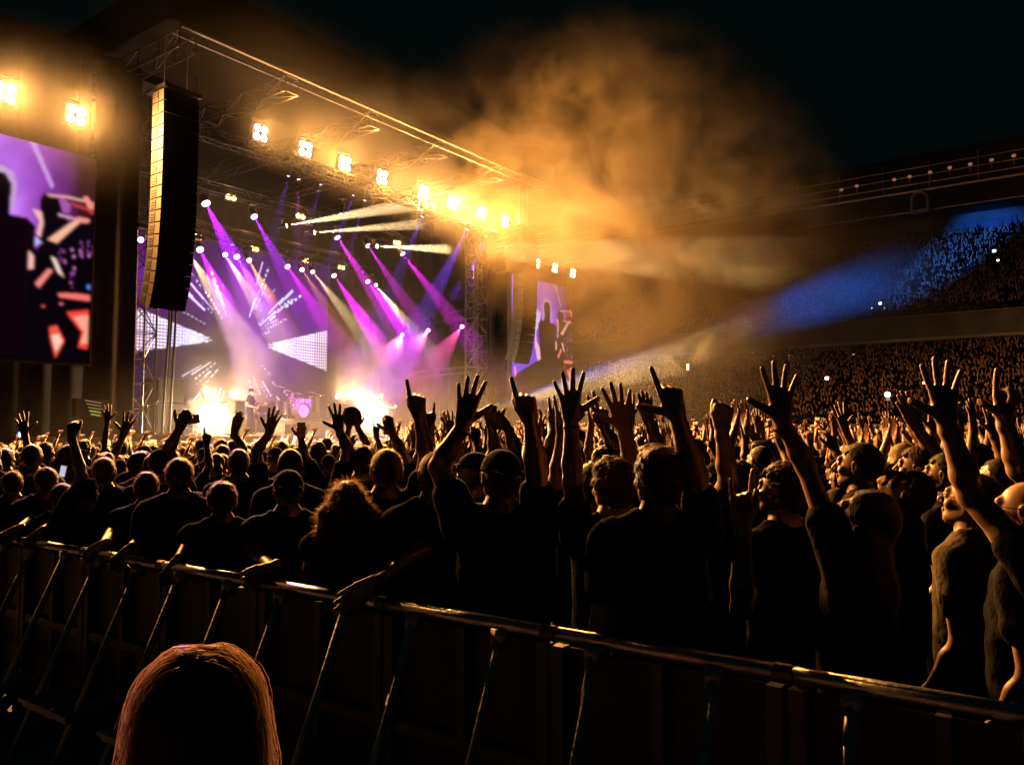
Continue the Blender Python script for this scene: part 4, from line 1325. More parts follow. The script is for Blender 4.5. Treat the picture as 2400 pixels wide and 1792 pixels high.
_r = _nt.nodes.new('ShaderNodeValToRGB'); _r.color_ramp.elements[0].position = .25; _r.color_ramp.elements[0].color = (.002, .002, .002, 1); _r.color_ramp.elements[1].position = .34; _r.color_ramp.elements[1].color = (.03, .028, .028, 1)
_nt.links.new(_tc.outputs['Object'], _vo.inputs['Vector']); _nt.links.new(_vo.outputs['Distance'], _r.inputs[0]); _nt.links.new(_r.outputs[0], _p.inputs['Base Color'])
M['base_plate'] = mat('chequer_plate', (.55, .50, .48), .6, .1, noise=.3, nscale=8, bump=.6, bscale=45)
plab = ['crowd barrier panel cut by the lower edge of the view', 'crowd barrier panel with no hands on it, nearest complete dark one', 'crowd barrier panel with the rail joint and two dark braces',
        'crowd barrier panel gripped by the hand reaching down from a short sleeve', 'crowd barrier panel with shiny warm rail in front of the long-haired woman',
        'crowd barrier panel held by the man with the backward cap', 'crowd barrier panel behind the foreground head, partly in shadow', 'crowd barrier panel with pink glint on its rail',
        'crowd barrier panel with a long violet glint on its rail', 'crowd barrier panel with two short violet glints', 'crowd barrier panel at the far end of the line of violet glints']
for k in range(11):
    barrier_panel(-.918 + PL * k, plab[k])
b = MB()
for j, (x, z) in enumerate(((1.86, .03), (1.78, .025), (1.69, .03))):
    b.path([(x + .03 * math.sin(i * .7 + j * 2), -1 + i * .5, z) for i in range(24)], z - .002, 7)
tag(b.build('ground_cable', M['matte_black'], smooth=True), 'thick black cables lying along the foot of the barrier', 'cables')


# ================================================================ PEOPLE NEAR THE BARRIER
def az2yaw(az): return R(az - 90)
PEOPLE = []
def near_person(px, top, d, label, az=56, hair='short', head=(0, 0, 0), arms=(), shirt='black', skin=0, hairc='dark', fem=False, sleeve=.5, thin=1.0, fuzz=1300, hfine=False, hadd=.012, group=None, shirt_on=True, Habs=None, fuzzlen=.02):
    if d < 7.7: d *= .89
    p = atD(px, top, d)
    H = Habs or (p.z - hadd)
    s = H / 1.75
    yaw = az2yaw(az)
    loc = Vector((p.x, p.y, 0))
    Ri = Matrix.Rotation(-yaw, 3, 'Z')
    def L(w): return np.array(Ri @ (Vector(w) - loc))
    def Ld(w): return np.array(Ri @ Vector(w))
    A = []
    used = set()
    for a in arms:
        q = -1 if a['side'] == 'L' else 1
        used.add(a['side'])
        def pt(k):
            v = a[k]
            if len(v) == 3 and v[2] == 'rail': return onX(v[0], v[1], BX)
            return atD(v[0], v[1], d + (v[2] if len(v) > 2 else a.get('dd', -.05)))
        el, wr = pt('el'), pt('wr')
        dw = (wr - CAMP).dot(FWD)
        tip = atD(a['tip'][0], a['tip'][1], dw + a.get('td', 0.0))
        up = a.get('up', (el.z > 1.35 * s))
        sh = np.array((q * .168 * (.92 if fem else 1), -.005, 1.455)) * s if up else np.array((q * .185 * (.9 if fem else 1), 0, 1.42)) * s
        A.append(dict(sh=sh, el=L(el), wr=L(wr), u=Ld(tip - wr), v=Ld(RGT * a.get('thumb', -1) + Vector((0, 0, a.get('vz', 0)))), pose=a['pose'], pdir=Ld(FWD * (1 if a.get('palm', 'away') == 'away' else -1) if 'pd' not in a else Vector(a['pd'])), h=a.get('h', .0055 if d < 6 else .008)))
    for sd, q in (('L', -1), ('R', 1)):
        if sd not in used:
            w = .9 if fem else 1
            A.append(dict(sh=np.array((q * .185 * w, 0, 1.42)) * s, el=np.array((q * .235 * w, -.03, 1.13)) * s, wr=np.array((q * .235 * w, .10, .90)) * s,
                          u=(0, .25, -1), v=(-q * .3, 1, 0), pose='relax', h=.010))
    parts, T, s = person_parts(H, head, A, hair, fem, seed=int(px), h_head=.0045 if hfine else .007, shirt=shirt_on, sleeve=sleeve, thin=thin, noise=.8, shirt_infl=.020)
    o = make_person(loc, yaw, parts, label, group, skin, shirt, hairc, fuzz, fuzzlen=fuzzlen)
    for a, q in zip(arms, A):
        if a.get('band'):
            w = Vector(q['wr']); u = Vector(q['u']).normalized()
            b = MB(); b.torus(w - u * .035, u, .031 * s, .006, 18, 6)
            mesh_obj('wristband', np.concatenate(b.v), b.f, M['matte_black'] if a['band'] == 1 else SHIRTM['red'], o, True, world_coords=False)
    PEOPLE.append((loc.x, loc.y))
    return o, T, s, loc, yaw


def glasses(o, T, s):
    b = MB()
    for q in (-1, 1):
        pts = [T(q * .033 + .021 * math.cos(t), .108 - .004 * abs(math.cos(t)), 1.657 + .017 * math.sin(t)) for t in [i * math.pi / 8 for i in range(17)]]
        b.path(pts, .0018, 5)
        b.path([T(q * .054, .104, 1.66), T(q * .074, .06, 1.664), T(q * .084, .0, 1.66)], .0018, 5)
    b.path([T(-.012, .108, 1.66), T(0, .112, 1.662), T(.012, .108, 1.66)], .0018, 5)
    V = np.concatenate(b.v)
    mesh_obj('glasses', V, b.f, M['matte_black'], o, True, world_coords=False)


def rail_hand(side, el, wr, tip, pose='grip', thumb=1, **k):
    return dict(side=side, el=el, wr=(wr[0], wr[1], 'rail'), tip=tip, pose=pose, thumb=thumb, up=False, pd=(-.2, 0, -1), **k)

# ---- front row on the left, leaning on the rail
near_person(31, 1102, 7.45, 'person with round dark head at the far barrier end, cut by the view edge', hair='buzz', group=None)
near_person(67, 1078, 8.4, 'person with dark hair just behind the two leaning at the far barrier end', hair='crop')
near_person(108, 1095, 7.1, 'person with pale neck leaning on the farthest rail, forearm stretched to its end', hair='crop', hairc='brown', shirt='brown', head=(25, 0, 0), arms=[rail_hand('L', (88, 1208), (42, 1240), (18, 1255))])
near_person(146, 1135, 6.85, 'short person hunched over the rail with bent bare arm, second from the far end', hair='short', head=(0, -15, 0), arms=[rail_hand('L', (152, 1205), (95, 1246), (74, 1266))], sleeve=.35)
near_person(245, 1070, 6.9, 'tall person with cropped hair and a lit ear behind the raised fist arm', hair='buzz', hairc='brown')
near_person(205, 1120, 6.6, 'person in pale cap with left fist raised above the far crowd', hair='cap', head=(-20, 0, 0), arms=[dict(side='L', el=(192, 1118), wr=(168, 1022), tip=(172, 985), pose='fist', thumb=1)])
near_person(345, 1105, 6.35, 'person with both hands on the rail, one arm stretched far along it', hair='crop', hairc='brown', arms=[rail_hand('L', (272, 1232), (242, 1276), (220, 1292)), rail_hand('R', (352, 1238), (302, 1288), (280, 1312))], sleeve=.3)
near_person(422, 1073, 5.95, 'tall person with square short haircut lit gold, behind the leaning pair', hair='crop', hairc='blond', shirt='brown')
near_person(522, 1130, 5.55, 'person with thick short hair, left hand down on the rail', hair='short', hairc='brown', arms=[rail_hand('L', (452, 1258), (414, 1316), (398, 1342))], sleeve=.35)
near_person(676, 1102, 5.2, 'bare-shouldered man in a backward cap, hand resting on the shiny rail', hair='capback', arms=[rail_hand('L', (594, 1288), (636, 1330), (612, 1346), thumb=-1)], sleeve=.08, skin=1)
hw = near_person(812, 1130, 4.75, 'woman with long wavy golden-brown hair and bare shoulders at the rail', hair='wavy', hairc='brown', fem=True, sleeve=.05, fuzz=4500, fuzzlen=.05, shirt='black')
near_person(905, 1050, 5.05, 'tall man with cropped fair hair pointing one finger up', hair='buzz', hairc='blond', arms=[dict(side='R', el=(1000, 1072), wr=(983, 976), tip=(974, 918), pose='point', thumb=-1)])
near_person(1018, 1058, 4.75, 'person with small earring whose short-sleeved arm reaches down to the rail', hair='buzz', hairc='brown', arms=[rail_hand('L', (992, 1290, -.25), (884, 1362), (846, 1384), pose='flat')], sleeve=.6)
near_person(1172, 1056, 4.15, 'big man in black shirt and cap, one hand open and the other pointing', hair='capback', thin=1.12,
            arms=[dict(side='L', el=(1030, 1094), wr=(1085, 994), tip=(1103, 912), pose='open', thumb=1, band=1), dict(side='R', el=(1257, 1100), wr=(1243, 986), tip=(1226, 915), pose='point', thumb=-1)])
near_person(1108, 1062, 5.6, 'person in a peaked cap half hidden behind the big man in black', hair='cap', head=(70, 0, 0), shirt='brown')
near_person(1385, 1085, 4.9, 'person mostly hidden behind others with one bare arm up beside the biggest open hand', hair='crop', arms=[dict(side='L', el=(1305, 1126), wr=(1318, 1012), tip=(1326, 930), pose='open', thumb=1)])
near_person(1433, 1084, 4.25, 'person with wavy light-brown hair raising both hands wide open', hair='curly', hairc='brown', sleeve=.45,
            arms=[dict(side='L', el=(1342, 1128), wr=(1338, 982), tip=(1334, 886), pose='wide', thumb=1, dd=-.25, band=1), dict(side='R', el=(1486, 1104), wr=(1460, 1000), tip=(1443, 910), pose='wide', thumb=-1, dd=.1, palm='away')])
near_person(1540, 1050, 3.62, 'large man with curly quiffed hair and a lit ear, thumb and finger raised', hair='quiff', hairc='brown', thin=1.12, fuzz=900, hfine=True, az=52,
            arms=[dict(side='R', el=(1628, 1112), wr=(1587, 976), tip=(1562, 890), pose='ell', thumb=-1)])
near_person(1728, 1078, 4.7, 'person in dark top with clenched raised fist, face hidden by other arms', hair='crop', arms=[dict(side='L', el=(1706, 1125), wr=(1692, 1004), tip=(1697, 955), pose='fist', thumb=-1, dd=-.5)])
near_person(1832, 1086, 3.95, 'man with lit ear and short messy hair raising little finger and index', hair='short', az=74, hfine=True, hairc='brown', shirt='black', arms=[dict(side='L', el=(1738, 1425, -.35), wr=(1741, 1226, -.45), tip=(1738, 1150), pose='horns', thumb=1, palm='cam')], fuzz=900)
near_person(2000, 1142, 3.35, 'long-haired woman looking up in profile, one arm high with fingers spread', hair='long', hairc='dark', az=92, head=(0, 22, 0), fem=True, hfine=True, fuzz=1200, arms=[dict(side='L', el=(1888, 1092), wr=(1833, 984), tip=(1826, 868), pose='wide', thumb=-1, palm='cam', band=2)])
near_person(2012, 1036, 4.7, 'man with shaved head and clear ear in profile between raised arms', hair='buzz', az=88, hfine=True)
near_person(2092, 1080, 4.5, 'person tilting head far back, chin and glasses catching light', hair='crop', az=86, head=(10, 48, 0), hfine=True, skin=1)
near_person(2150, 1047, 5.3, 'man with flat short hair in sharp profile facing the stage', hair='short', az=90, hfine=True, hairc='brown', arms=[dict(side='L', el=(2190, 1064), wr=(2149, 1002), tip=(2131, 962), pose='flat', thumb=1)])
near_person(2216, 1060, 4.9, 'dark-haired person with dim profile behind the bearded man with glasses', hair='crop', az=84, hfine=True, skin=1)
o, T, s, *_ = near_person(2268, 1108, 3.75, 'bearded man with glasses in grey t-shirt looking to the stage', hair='crop', az=80, head=(0, 6, 0), hfine=True, shirt='grey', fuzz=500)
glasses(o, T, s)
o, T, s, *_ = near_person(2402, 1122, 3.3, 'bald man with thick black glasses at the edge of the view', hair='none', az=86, hfine=True, skin=0)
glasses(o, T, s)
near_person(2500, 1100, 3.1, 'bare arm raised high with spread fingers before the bearded man, owner beyond the view', hair='crop', az=60, arms=[dict(side='L', el=(2276, 1162), wr=(2218, 986), tip=(2204, 858), pose='wide', thumb=-1, dd=.05, palm='cam')], sleeve=.3)
near_person(2560, 1080, 3.9, 'bare raised arm with two fingers and thumb up beside the view edge', hair='crop', az=60, arms=[dict(side='L', el=(2388, 1100), wr=(2354, 980), tip=(2355, 868), pose='ell', thumb=-1, dd=-.1, palm='cam')], sleeve=.3)

# ---- named people farther back
near_person(848, 1046, 7.3, 'person with open hand and spread thumb silhouetted by the drum riser', hair='short', az=60, arms=[dict(side='L', el=(815, 1052), wr=(795, 1008), tip=(790, 958), pose='wide', thumb=-1, palm='cam')], group=None)
near_person(560, 1052, 7.6, 'person with slightly curled open hand raised right of the guitarist', hair='crop', arms=[dict(side='R', el=(602, 1056), wr=(631, 1014), tip=(641, 977), pose='open', thumb=-1)])
near_person(700, 1046, 7.9, 'person holding a phone upright over the drum riser edge', hair='crop', arms=[dict(side='R', el=(711, 1060), wr=(706, 1028), tip=(706, 1005), pose='hold', thumb=-1)])
near_person(378, 1052, 7.0, 'person holding a phone sideways beside the first floor lamp', hair='beanie', arms=[dict(side='R', el=(396, 1052), wr=(421, 1004), tip=(432, 978), pose='hold', thumb=-1)])
near_person(930, 1052, 7.6, 'person holding a dark phone up beside the singer', hair='short', arms=[dict(side='R', el=(938, 1052), wr=(918, 1012), tip=(912, 995), pose='hold', thumb=-1)])
near_person(592, 1058, 7.7, 'person with one narrow raised hand right of the first floor lamp', hair='crop', arms=[dict(side='L', el=(568, 1052), wr=(549, 1014), tip=(556, 992), pose='flat', thumb=-1)])
near_person(835, 1044, 9.5, 'person holding a round hat up in both hands before the glare', hair='crop', arms=[dict(side='L', el=(808, 1040), wr=(818, 1002), tip=(822, 978), pose='hold', thumb=-1), dict(side='R', el=(858, 1038), wr=(838, 1000), tip=(834, 978), pose='hold', thumb=1)])
near_person(1168, 1046, 6.4, 'person filming with an upright phone at the start of the low beam', hair='crop', arms=[dict(side='L', el=(1160, 1052), wr=(1152, 1000), tip=(1150, 980), pose='hold', thumb=1), dict(side='R', el=(1206, 1048), wr=(1188, 1000), tip=(1172, 985), pose='hold', thumb=-1)])
near_person(1270, 1052, 6.6, 'person with small raised hand and bent fingers behind the pointing arm', hair='short', arms=[dict(side='R', el=(1290, 1046), wr=(1300, 1000), tip=(1302, 968), pose='two', thumb=-1)])
near_person(1330, 1062, 7.0, 'dark-haired person beside the two joined forearms', hair='crop')
near_person(1420, 1058, 5.6, 'person with curly dark hair behind the hand with spread fingers', hair='curly', hairc='dark', arms=[dict(side='R', el=(1440, 1046), wr=(1416, 1000), tip=(1406, 958), pose='two', thumb=-1)])
near_person(1560, 1045, 6.2, 'person raising a dark gloved-looking hand left of the thumb and finger sign', hair='crop', arms=[dict(side='L', el=(1540, 1040), wr=(1522, 992), tip=(1516, 955), pose='flat', thumb=-1)], skin=2)

# phones and the hat are things of their own
def phone(px, py, d, w, h, label, lit=False, tilt=0):
    p = atD(px, py, d)
    t = empty('phone', p, label, 'phone')
    rot = Matrix((RGT, FWD, UPV)).transposed() @ Matrix.Rotation(R(tilt), 3, 'Y')
    b = MB(); b.box(p, (w, .009, h), rot); b.build('case', M['matte_black'], t)
    b = MB(); b.box(p - FWD * .0055, (w * .9, .002, h * .92), rot); b.build('screen', M['phone_glass'] if not lit else M['phone_lit'], t)
M['phone_glass'] = mat('phone_glass', (.006, .006, .007), .35)
M['phone_lit'] = emit('phone_lit', (.75, .75, 1), .7)
phone(706, 1008, 7.75, .075, .15, 'dark phone held upright before the drum riser')
phone(447, 983, 6.85, .15, .075, 'dark phone held sideways before the first floor lamp', tilt=-6)
phone(909, 1000, 7.45, .080, .15, 'dark phone held up beside the singer')
phone(1150, 978, 6.2, .078, .15, 'dark phone held upright where the low beam starts', tilt=-4)
phone(148, 1104, 7.2, .055, .10, 'lit phone screen glowing pale beside the raised fist', lit=True, tilt=12)
p = atD(826, 974, 9.3)
b = MB(); b.sphere((0, 0, 0), .06, 20, 10, (1, 1, .9)); b.tube((0, 0, -.012), (0, 0, -.006), .115, n=24); b.tube((0, 0, -.04), (0, 0, -.012), .058, n=20)
V = np.concatenate(b.v) @ np.array(Matrix.Rotation(R(70), 3, 'X') @ Matrix.Rotation(R(25), 3, 'Y')).T @ np.array(Matrix.Rotation(AZ - R(90), 3, 'Z')).T + np.array(p)
o = mesh_obj('hat', V - np.array(p), b.f, M['matte_black'], None, True); o.location = p
tag(o, 'round dark hat held up before the glaring lamp', 'hat')

# ================================================================ THE HEAD RIGHT BEFORE THE LENS
def foreground_head():
    p = atD(476, 1510, 1.46)
    H = p.z - .028
    s = H / 1.75
    parts, T, s = person_parts(H, (0, 0, 0), [dict(sh=np.array((q * .17, 0, 1.42)) * s, el=np.array((q * .22, -.02, 1.12)) * s, wr=np.array((q * .2, .12, .92)) * s, u=(0, .4, -1), v=(-q, 1, 0), pose='relax', h=.009) for q in (-1, 1)],
                               'long', True, h_head=.005, seed=4)
    o = make_person(Vector((p.x, p.y, 0)), az2yaw(50), parts, 'person with long brown hair lit gold on top, close before the barrier', None, 0, 'black', 'dark')
    r = np.random.RandomState(8)
    n, segs = 9000, 12
    c = np.array((0, -.02, 1.66)) * s; rad = np.array((.099, .116, .110)) * s
    az = r.uniform(0, 2 * np.pi, n); pol = np.abs(r.normal(0, .32, n)) + .05
    part = np.stack([.012 * np.ones(n), .02 * np.ones(n)], 1)
    P = []
    off = r.uniform(-.003, .012, n) * s; wav = r.uniform(0, 6.28, (n, 3)); fr = r.uniform(5, 11, n)
    Lr = r.uniform(.55, 1.1, n)
    fly = r.rand(n) < .2
    fl = r.rand(n) ** 2
    side_ = np.where(r.rand(n) < .55, 1.0, -1.0)
    y0 = r.uniform(-.98, .55, n)                      # where on the front-to-back parting the hair starts
    lean = r.uniform(-.25, .25, n) - .35
    for k in range(segs + 1):
        t = k / segs * Lr
        th = t * 2.9                  # angle down the side of the head
        thc = np.minimum(th, 1.62)
        drop = np.maximum(0, th - 1.62) * .13
        yy = np.clip(y0 + lean * t * .6 + .02 * np.sin(wav[:, 0] + t * fr), -.995, .9)
        ring = np.sqrt(1 - yy ** 2)
        rr = (1 + (off + .003 * np.sin(wav[:, 1] + t * fr) + fly * t * .06 * fl) / .105)
        q = c + rad[None] * rr[:, None] * np.stack([side_ * ring * np.sin(thc) - .05 * (1 - t), yy, ring * np.cos(thc)], 1)
        q[:, 2] -= drop
        q[:, 0] += side_ * (drop * .05 + .004 * np.sin(wav[:, 2] + t * fr)); q[:, 2] += .006 * np.sin(wav[:, 0] * 2 + t * fr * 1.4) * (t > .1)
        P.append(q)
    P = np.stack(P, 1)
    d = np.gradient(P, axis=1); side = np.cross(d, r.normal(size=(n, 1, 3))); side /= np.linalg.norm(side, axis=2)[:, :, None] + 1e-9
    w = (.0014 * (1 - .6 * np.linspace(0, 1, segs + 1)))[None, :, None]
    VV = np.stack([P - side * w / 2, P + side * w / 2], 2).reshape(-1, 3)
    b0 = np.arange(n)[:, None] * (2 * segs + 2)
    F = np.concatenate([b0 + np.array([2 * k, 2 * k + 1, 2 * k + 3, 2 * k + 2]) for k in range(segs)])
    mesh_obj('hair_strands', VV, F, strand_mat('strand_lit_gold', (.22, .13, .055)), o, False, world_coords=False)  # gold colour paints the lit top onto dark hair
    e = T(.088, -.012, 1.612)
    b = MB(); b.sphere(e + np.array((.012, 0, 0)), .0065, 10, 6); mesh_obj('earring', np.concatenate(b.v), b.f, M['steel'], o, True, world_coords=False)
foreground_head()

# ================================================================ THE STANDING CROWD
def mk(pose_arms, hair, H=1.74, head=(0, 0, 0), seed=0, fem=False, sleeve=.5):
    s = H / 1.75
    A = []
    for a in pose_arms:
        q = a[0]
        sh = np.array((q * (.168 if a[1][2] > 1.4 else .185), 0, 1.455 if a[1][2] > 1.4 else 1.42)) * s
        A.append(dict(sh=sh, el=np.array(a[1]) * s, wr=np.array(a[2]) * s, u=a[3], v=a[4], pose=a[5], h=.0085, pdir=(0, 1, 0)))
    sides = [a[0] for a in pose_arms]
    for q in (-1, 1):
        if q not in sides and -q in sides or not sides:
            A.append(dict(sh=np.array((q * .185, 0, 1.42)) * s, el=np.array((q * .235, -.03, 1.13)) * s, wr=np.array((q * .2, .13, .98)) * s, u=(0, .5, -.6), v=(-q * .3, 1, 0), pose='relax', h=.014))
    return person_parts(H, head, A, hair, fem, h_body=.019, h_head=.010, seed=seed, sleeve=sleeve, noise=.5)[0]
UPA = {
    'up_open': lambda q: (q, (q * .26, .06, 1.70), (q * .20, .12, 1.96), (0, .1, 1), (-q, 0, 0), 'wide'),
    'up_high': lambda q: (q, (q * .20, .04, 1.73), (q * .17, .03, 1.99), (q * .1, .0, 1), (-q, .2, 0), 'open'),
    'up_fwd': lambda q: (q, (q * .25, .20, 1.62), (q * .22, .36, 1.82), (0, .5, 1), (-q, 0, 0), 'relax'),
    'point': lambda q: (q, (q * .25, .12, 1.68), (q * .20, .24, 1.92), (0, .3, 1), (-q, 0, 0), 'point'),
    'fist': lambda q: (q, (q * .28, .04, 1.66), (q * .24, .08, 1.92), (0, 0, 1), (-q, 0, 0), 'fist'),
    'horns': lambda q: (q, (q * .24, .06, 1.70), (q * .16, .10, 1.95), (0, .1, 1), (-q, .1, 0), 'horns'),
    'side': lambda q: (q, (q * .36, .05, 1.62), (q * .44, .10, 1.87), (q * .25, .1, 1), (-q, 0, .2), 'wide'),
    'clap': lambda q: (q, (q * .24, .14, 1.66), (q * .06, .20, 1.88), (-q * .1, .1, 1), (0, -1, 0), 'flat'),
}
TPL = []   # (parts, description of pose, hair)
def tpl(arms, hair, desc, up, **k): TPL.append((mk(arms, hair, seed=len(TPL), **k), desc, up))
tpl([], 'buzz', 'cropped head, arms down', 0)
tpl([], 'short', 'short cut, arms down', 0, head=(12, 4, 0))
tpl([], 'cap', 'peaked cap, arms down', 0, head=(-10, 0, 0))
tpl([], 'long', 'long hair, arms down', 0, fem=True)
tpl([], 'curly', 'curls, arms down', 0, head=(8, 6, 0))
tpl([], 'capback', 'backward cap, arms down', 0)
tpl([], 'tail', 'pony tail, arms down', 0, fem=True, head=(-8, 5, 0))
tpl([UPA['up_open'](1)], 'short', 'one open hand up', 1)
tpl([UPA['point'](1)], 'buzz', 'one finger pointing up', 1, head=(5, 8, 0))
tpl([UPA['fist'](-1)], 'cap', 'left fist up', 1)
tpl([UPA['up_open'](-1), UPA['up_high'](1)], 'crop', 'both hands up', 2, head=(0, 10, 0))
tpl([UPA['side'](-1), UPA['side'](1)], 'long', 'both arms spread high', 2, fem=True)
tpl([UPA['clap'](-1), UPA['clap'](1)], 'curly', 'clapping overhead', 2)
tpl([UPA['up_high'](-1)], 'tail', 'left hand stretched up', 1, fem=True)
tpl([UPA['horns'](1), UPA['up_fwd'](-1)], 'short', 'horn sign up', 2, head=(10, 10, 0))
tpl([UPA['up_fwd'](-1), UPA['up_fwd'](1)], 'capback', 'both hands reaching forward', 2)
DOWN = [i for i, t in enumerate(TPL) if t[2] == 0]
UP = [i for i, t in enumerate(TPL) if t[2] > 0]
protos = {}
hair_of = ['buzz', 'short', 'cap', 'long', 'curly', 'capback', 'tail', 'short', 'buzz', 'cap', 'crop', 'long', 'curly', 'tail', 'short', 'capback']

def set_mats(o, skin, shirt, hairc):
    for c in [o] + list(o.children):
        m = SKIN[skin] if c == o else SHIRTM[shirt] if c.name.startswith('shirt') else HAIRM[hairc] if c.name.startswith('hair') else None
        if m:
            c.material_slots[0].link = 'OBJECT'; c.material_slots[0].material = m

cr = random.Random(21)
spots = []
Y = -2.0
for gx in range(70):
    for gy in range(60):
        x = 3.15 + gx * .62 + cr.uniform(-.2, .2) + (gy % 2) * .3
        y = -1.5 + gy * .60 + cr.uniform(-.2, .2)
        if y > 23.6 or x > 46: continue
        dep = x * math.cos(AZ) + y * math.sin(AZ); lat = x * math.sin(AZ) - y * math.cos(AZ)
        if dep < 3.2: continue
        pxx = PCX + lat / dep * FPX
        if pxx < -60 or pxx > 2480: continue
        # keep the space round the people at the barrier free, and thin the nearest rows
        if any((x - a) ** 2 + (y - c) ** 2 < .42 ** 2 for a, c in PEOPLE): continue
        if dep < (3.4 if pxx > 1950 else 4.2) or (dep < 5.2 and 1000 < pxx < 1750): continue
        if dep < 6.0 and pxx <= 1000 and x < 3.6: continue
        spots.append((dep, x, y, pxx))
spots.sort()
far = spots[262:]
spots = spots[:262]
SH = ['black', 'black', 'navy', 'grey', 'black', 'white', 'red', 'brown']
shn = {'black': 'black', 'navy': 'navy', 'grey': 'grey', 'white': 'white', 'red': 'red', 'brown': 'brown'}
used_labels = set()
skn = ['fair', 'tan', 'dark-skinned']
for dep, x, y, pxx in spots:
    pr = .88 if pxx > 1350 else .5 if pxx > 1000 else .10
    if dep < 7 and pxx < 1000: pr = .0
    if 7 <= dep < 12 and pxx < 950: pr = .06
    if dep >= 12 and pxx < 900: pr = .02
    if dep < 7.5 and pxx > 1000: pr *= .5
    if dep < 5.6: pr = 0
    where = ('near barrier' if dep < 8 else 'mid-crowd' if dep < 14 else 'deep in crowd') + (' by stage' if pxx < 1150 else ' by far screen' if pxx < 1650 else ' by grandstand')
    for _ in range(40):
        i = cr.choice(UP) if cr.random() < pr else cr.choice(DOWN)
        sk = cr.choice([0, 0, 1, 1, 2]); sh = cr.choice(SH); hc = cr.choice(['dark', 'dark', 'brown', 'blond'])
        label = '%s %s-haired person in %s top, %s, %s' % (skn[sk].replace('dark-skinned', 'dark'), hc, sh, TPL[i][1], where)
        if label not in used_labels: break
    used_labels.add(label)
    H = cr.uniform(1.60, 1.86) if dep > 5.6 else cr.uniform(1.52, 1.66)
    az = math.degrees(math.atan2((27 if x < 20 else 30) - y, 23 - x)) + cr.uniform(-16, 16)
    if i not in protos:
        o = make_person((x, y, 0), az2yaw(az), TPL[i][0], label, 'people standing in the crowd', sk, sh, hc)
        protos[i] = o
    else:
        o = protos[i].copy(); COL.objects.link(o)
        for ch in protos[i].children:
            c = ch.copy(); COL.objects.link(c); c.parent = o
        tag(o, label)
    o.location = (x, y, 0); o.rotation_euler = (0, 0, az2yaw(az))
    k = H / 1.74
    o.scale = (k * (1 if 'left' in TPL[i][1] else cr.choice([1, 1, -1])), k, k)
    set_mats(o, sk, sh, hc)


# ---- farther people: one mass of small figures
def low_person():
    """small figure for the far crowd: list of (verts, faces, material index); index 0 skin, 1 cloth, 2 hair"""
    out = []
    def ball(c, r, sc, mi, nu=7, nv=5):
        b = MB(); b.sphere(c, r, nu, nv, sc); out.append((np.concatenate(b.v), b.f, mi))
    def limb(p, q, r1, r2, mi):
        b = MB(); b.tube(p, q, r1, r2, n=5); out.append((np.concatenate(b.v), b.f, mi))
    ball((0, .02, 1.62), .095, (.8, 1, 1.15), 0); ball((0, -.02, 1.665), .098, (.86, 1, .95), 2)
    limb((0, 0, 1.42), (0, 0, 1.56), .055, .05, 0)
    ball((0, 0, 1.25), .2, (1, .62, 1.3), 1); ball((0, 0, .98), .17, (1.05, .75, 1.2), 1)
    limb((.1, 0, .0), (.09, 0, .95), .06, .09, 1); limb((-.1, 0, .0), (-.09, 0, .95), .06, .09, 1)
    return out

def low_arm(kind, q):
    pts = {'up': [(q * .19, 0, 1.43), (q * .28, .05, 1.68), (q * .2, .1, 1.92)], 'out': [(q * .19, 0, 1.43), (q * .4, .05, 1.58), (q * .42, .12, 1.82)],
           'fwd': [(q * .19, 0, 1.43), (q * .24, .25, 1.52), (q * .16, .42, 1.7)], 'down': [(q * .19, 0, 1.42), (q * .25, -.02, 1.15), (q * .16, .18, 1.05)]}[kind]
    out = []
    b = MB(); b.tube(pts[0], pts[1], .058, .045, n=5); out.append((np.concatenate(b.v), b.f, 1 if kind == 'down' else 0))
    b = MB(); b.tube(pts[1], pts[2], .042, .028, n=5)
    d = (Vector(pts[2]) - Vector(pts[1])).normalized()
    w = Vector(pts[2]); b.box(w + d * .05, (.085, .03, .10), d.to_track_quat('Z', 'Y').to_matrix())
    for k in (-1.2, -.4, .4, 1.2): b.tube(w + d * .09 + Vector((k * .025, 0, 0)), w + d * .175 + Vector((k * .036, 0, 0)), .010, .008, n=4)
    out.append((np.concatenate(b.v), b.f, 0))
    return out
LOWB = low_person()
LOWK = []
for ka, kb in (('up', 'up'), ('up', 'down'), ('out', 'out'), ('down', 'down'), ('fwd', 'up'), ('down', 'up'), ('down', 'fwd')):
    parts = LOWB + low_arm(ka, -1) + low_arm(kb, 1)
    n = 0; V = []; tri = []; mi = []
    for v, f, m in parts:
        V.append(v)
        for q in f:
            for k in range(1, len(q) - 1):
                tri.append((q[0] + n, q[k] + n, q[k + 1] + n)); mi.append(m)
        n += len(v)
    LOWK.append((np.concatenate(V), np.array(tri), np.array(mi)))

def crowd_mass(name, places, label, mats, kinds, seed):
    r = random.Random(seed)
    VV, FF, MI, n = [], [], [], 0
    for (x, y, z, az, H) in places:
        V, T_, mi = LOWK[r.choice(kinds)]
        k = H / 1.75; a = R(az - 90)
        c, s_ = math.cos(a), math.sin(a)
        Vx = V * k
        W = np.stack([Vx[:, 0] * c - Vx[:, 1] * s_ + x, Vx[:, 0] * s_ + Vx[:, 1] * c + y, Vx[:, 2] + z], 1)
        VV.append(W); FF.append(T_ + n); n += len(V)
        cl = r.choice([1, 1, 1, 3, 4, 5]); sk = r.choice([0, 0, 6]); hr = r.choice([2, 2, 7])
        MI.append(np.where(mi == 1, cl, np.where(mi == 0, sk, hr)))
    o = mesh_obj(name, np.concatenate(VV), np.concatenate(FF), None, None, True)
    for m in mats: o.data.materials.append(m)
    o.data.polygons.foreach_set('material_index', np.concatenate(MI).astype(np.int32))
    tag(o, label, None, None, 'stuff')
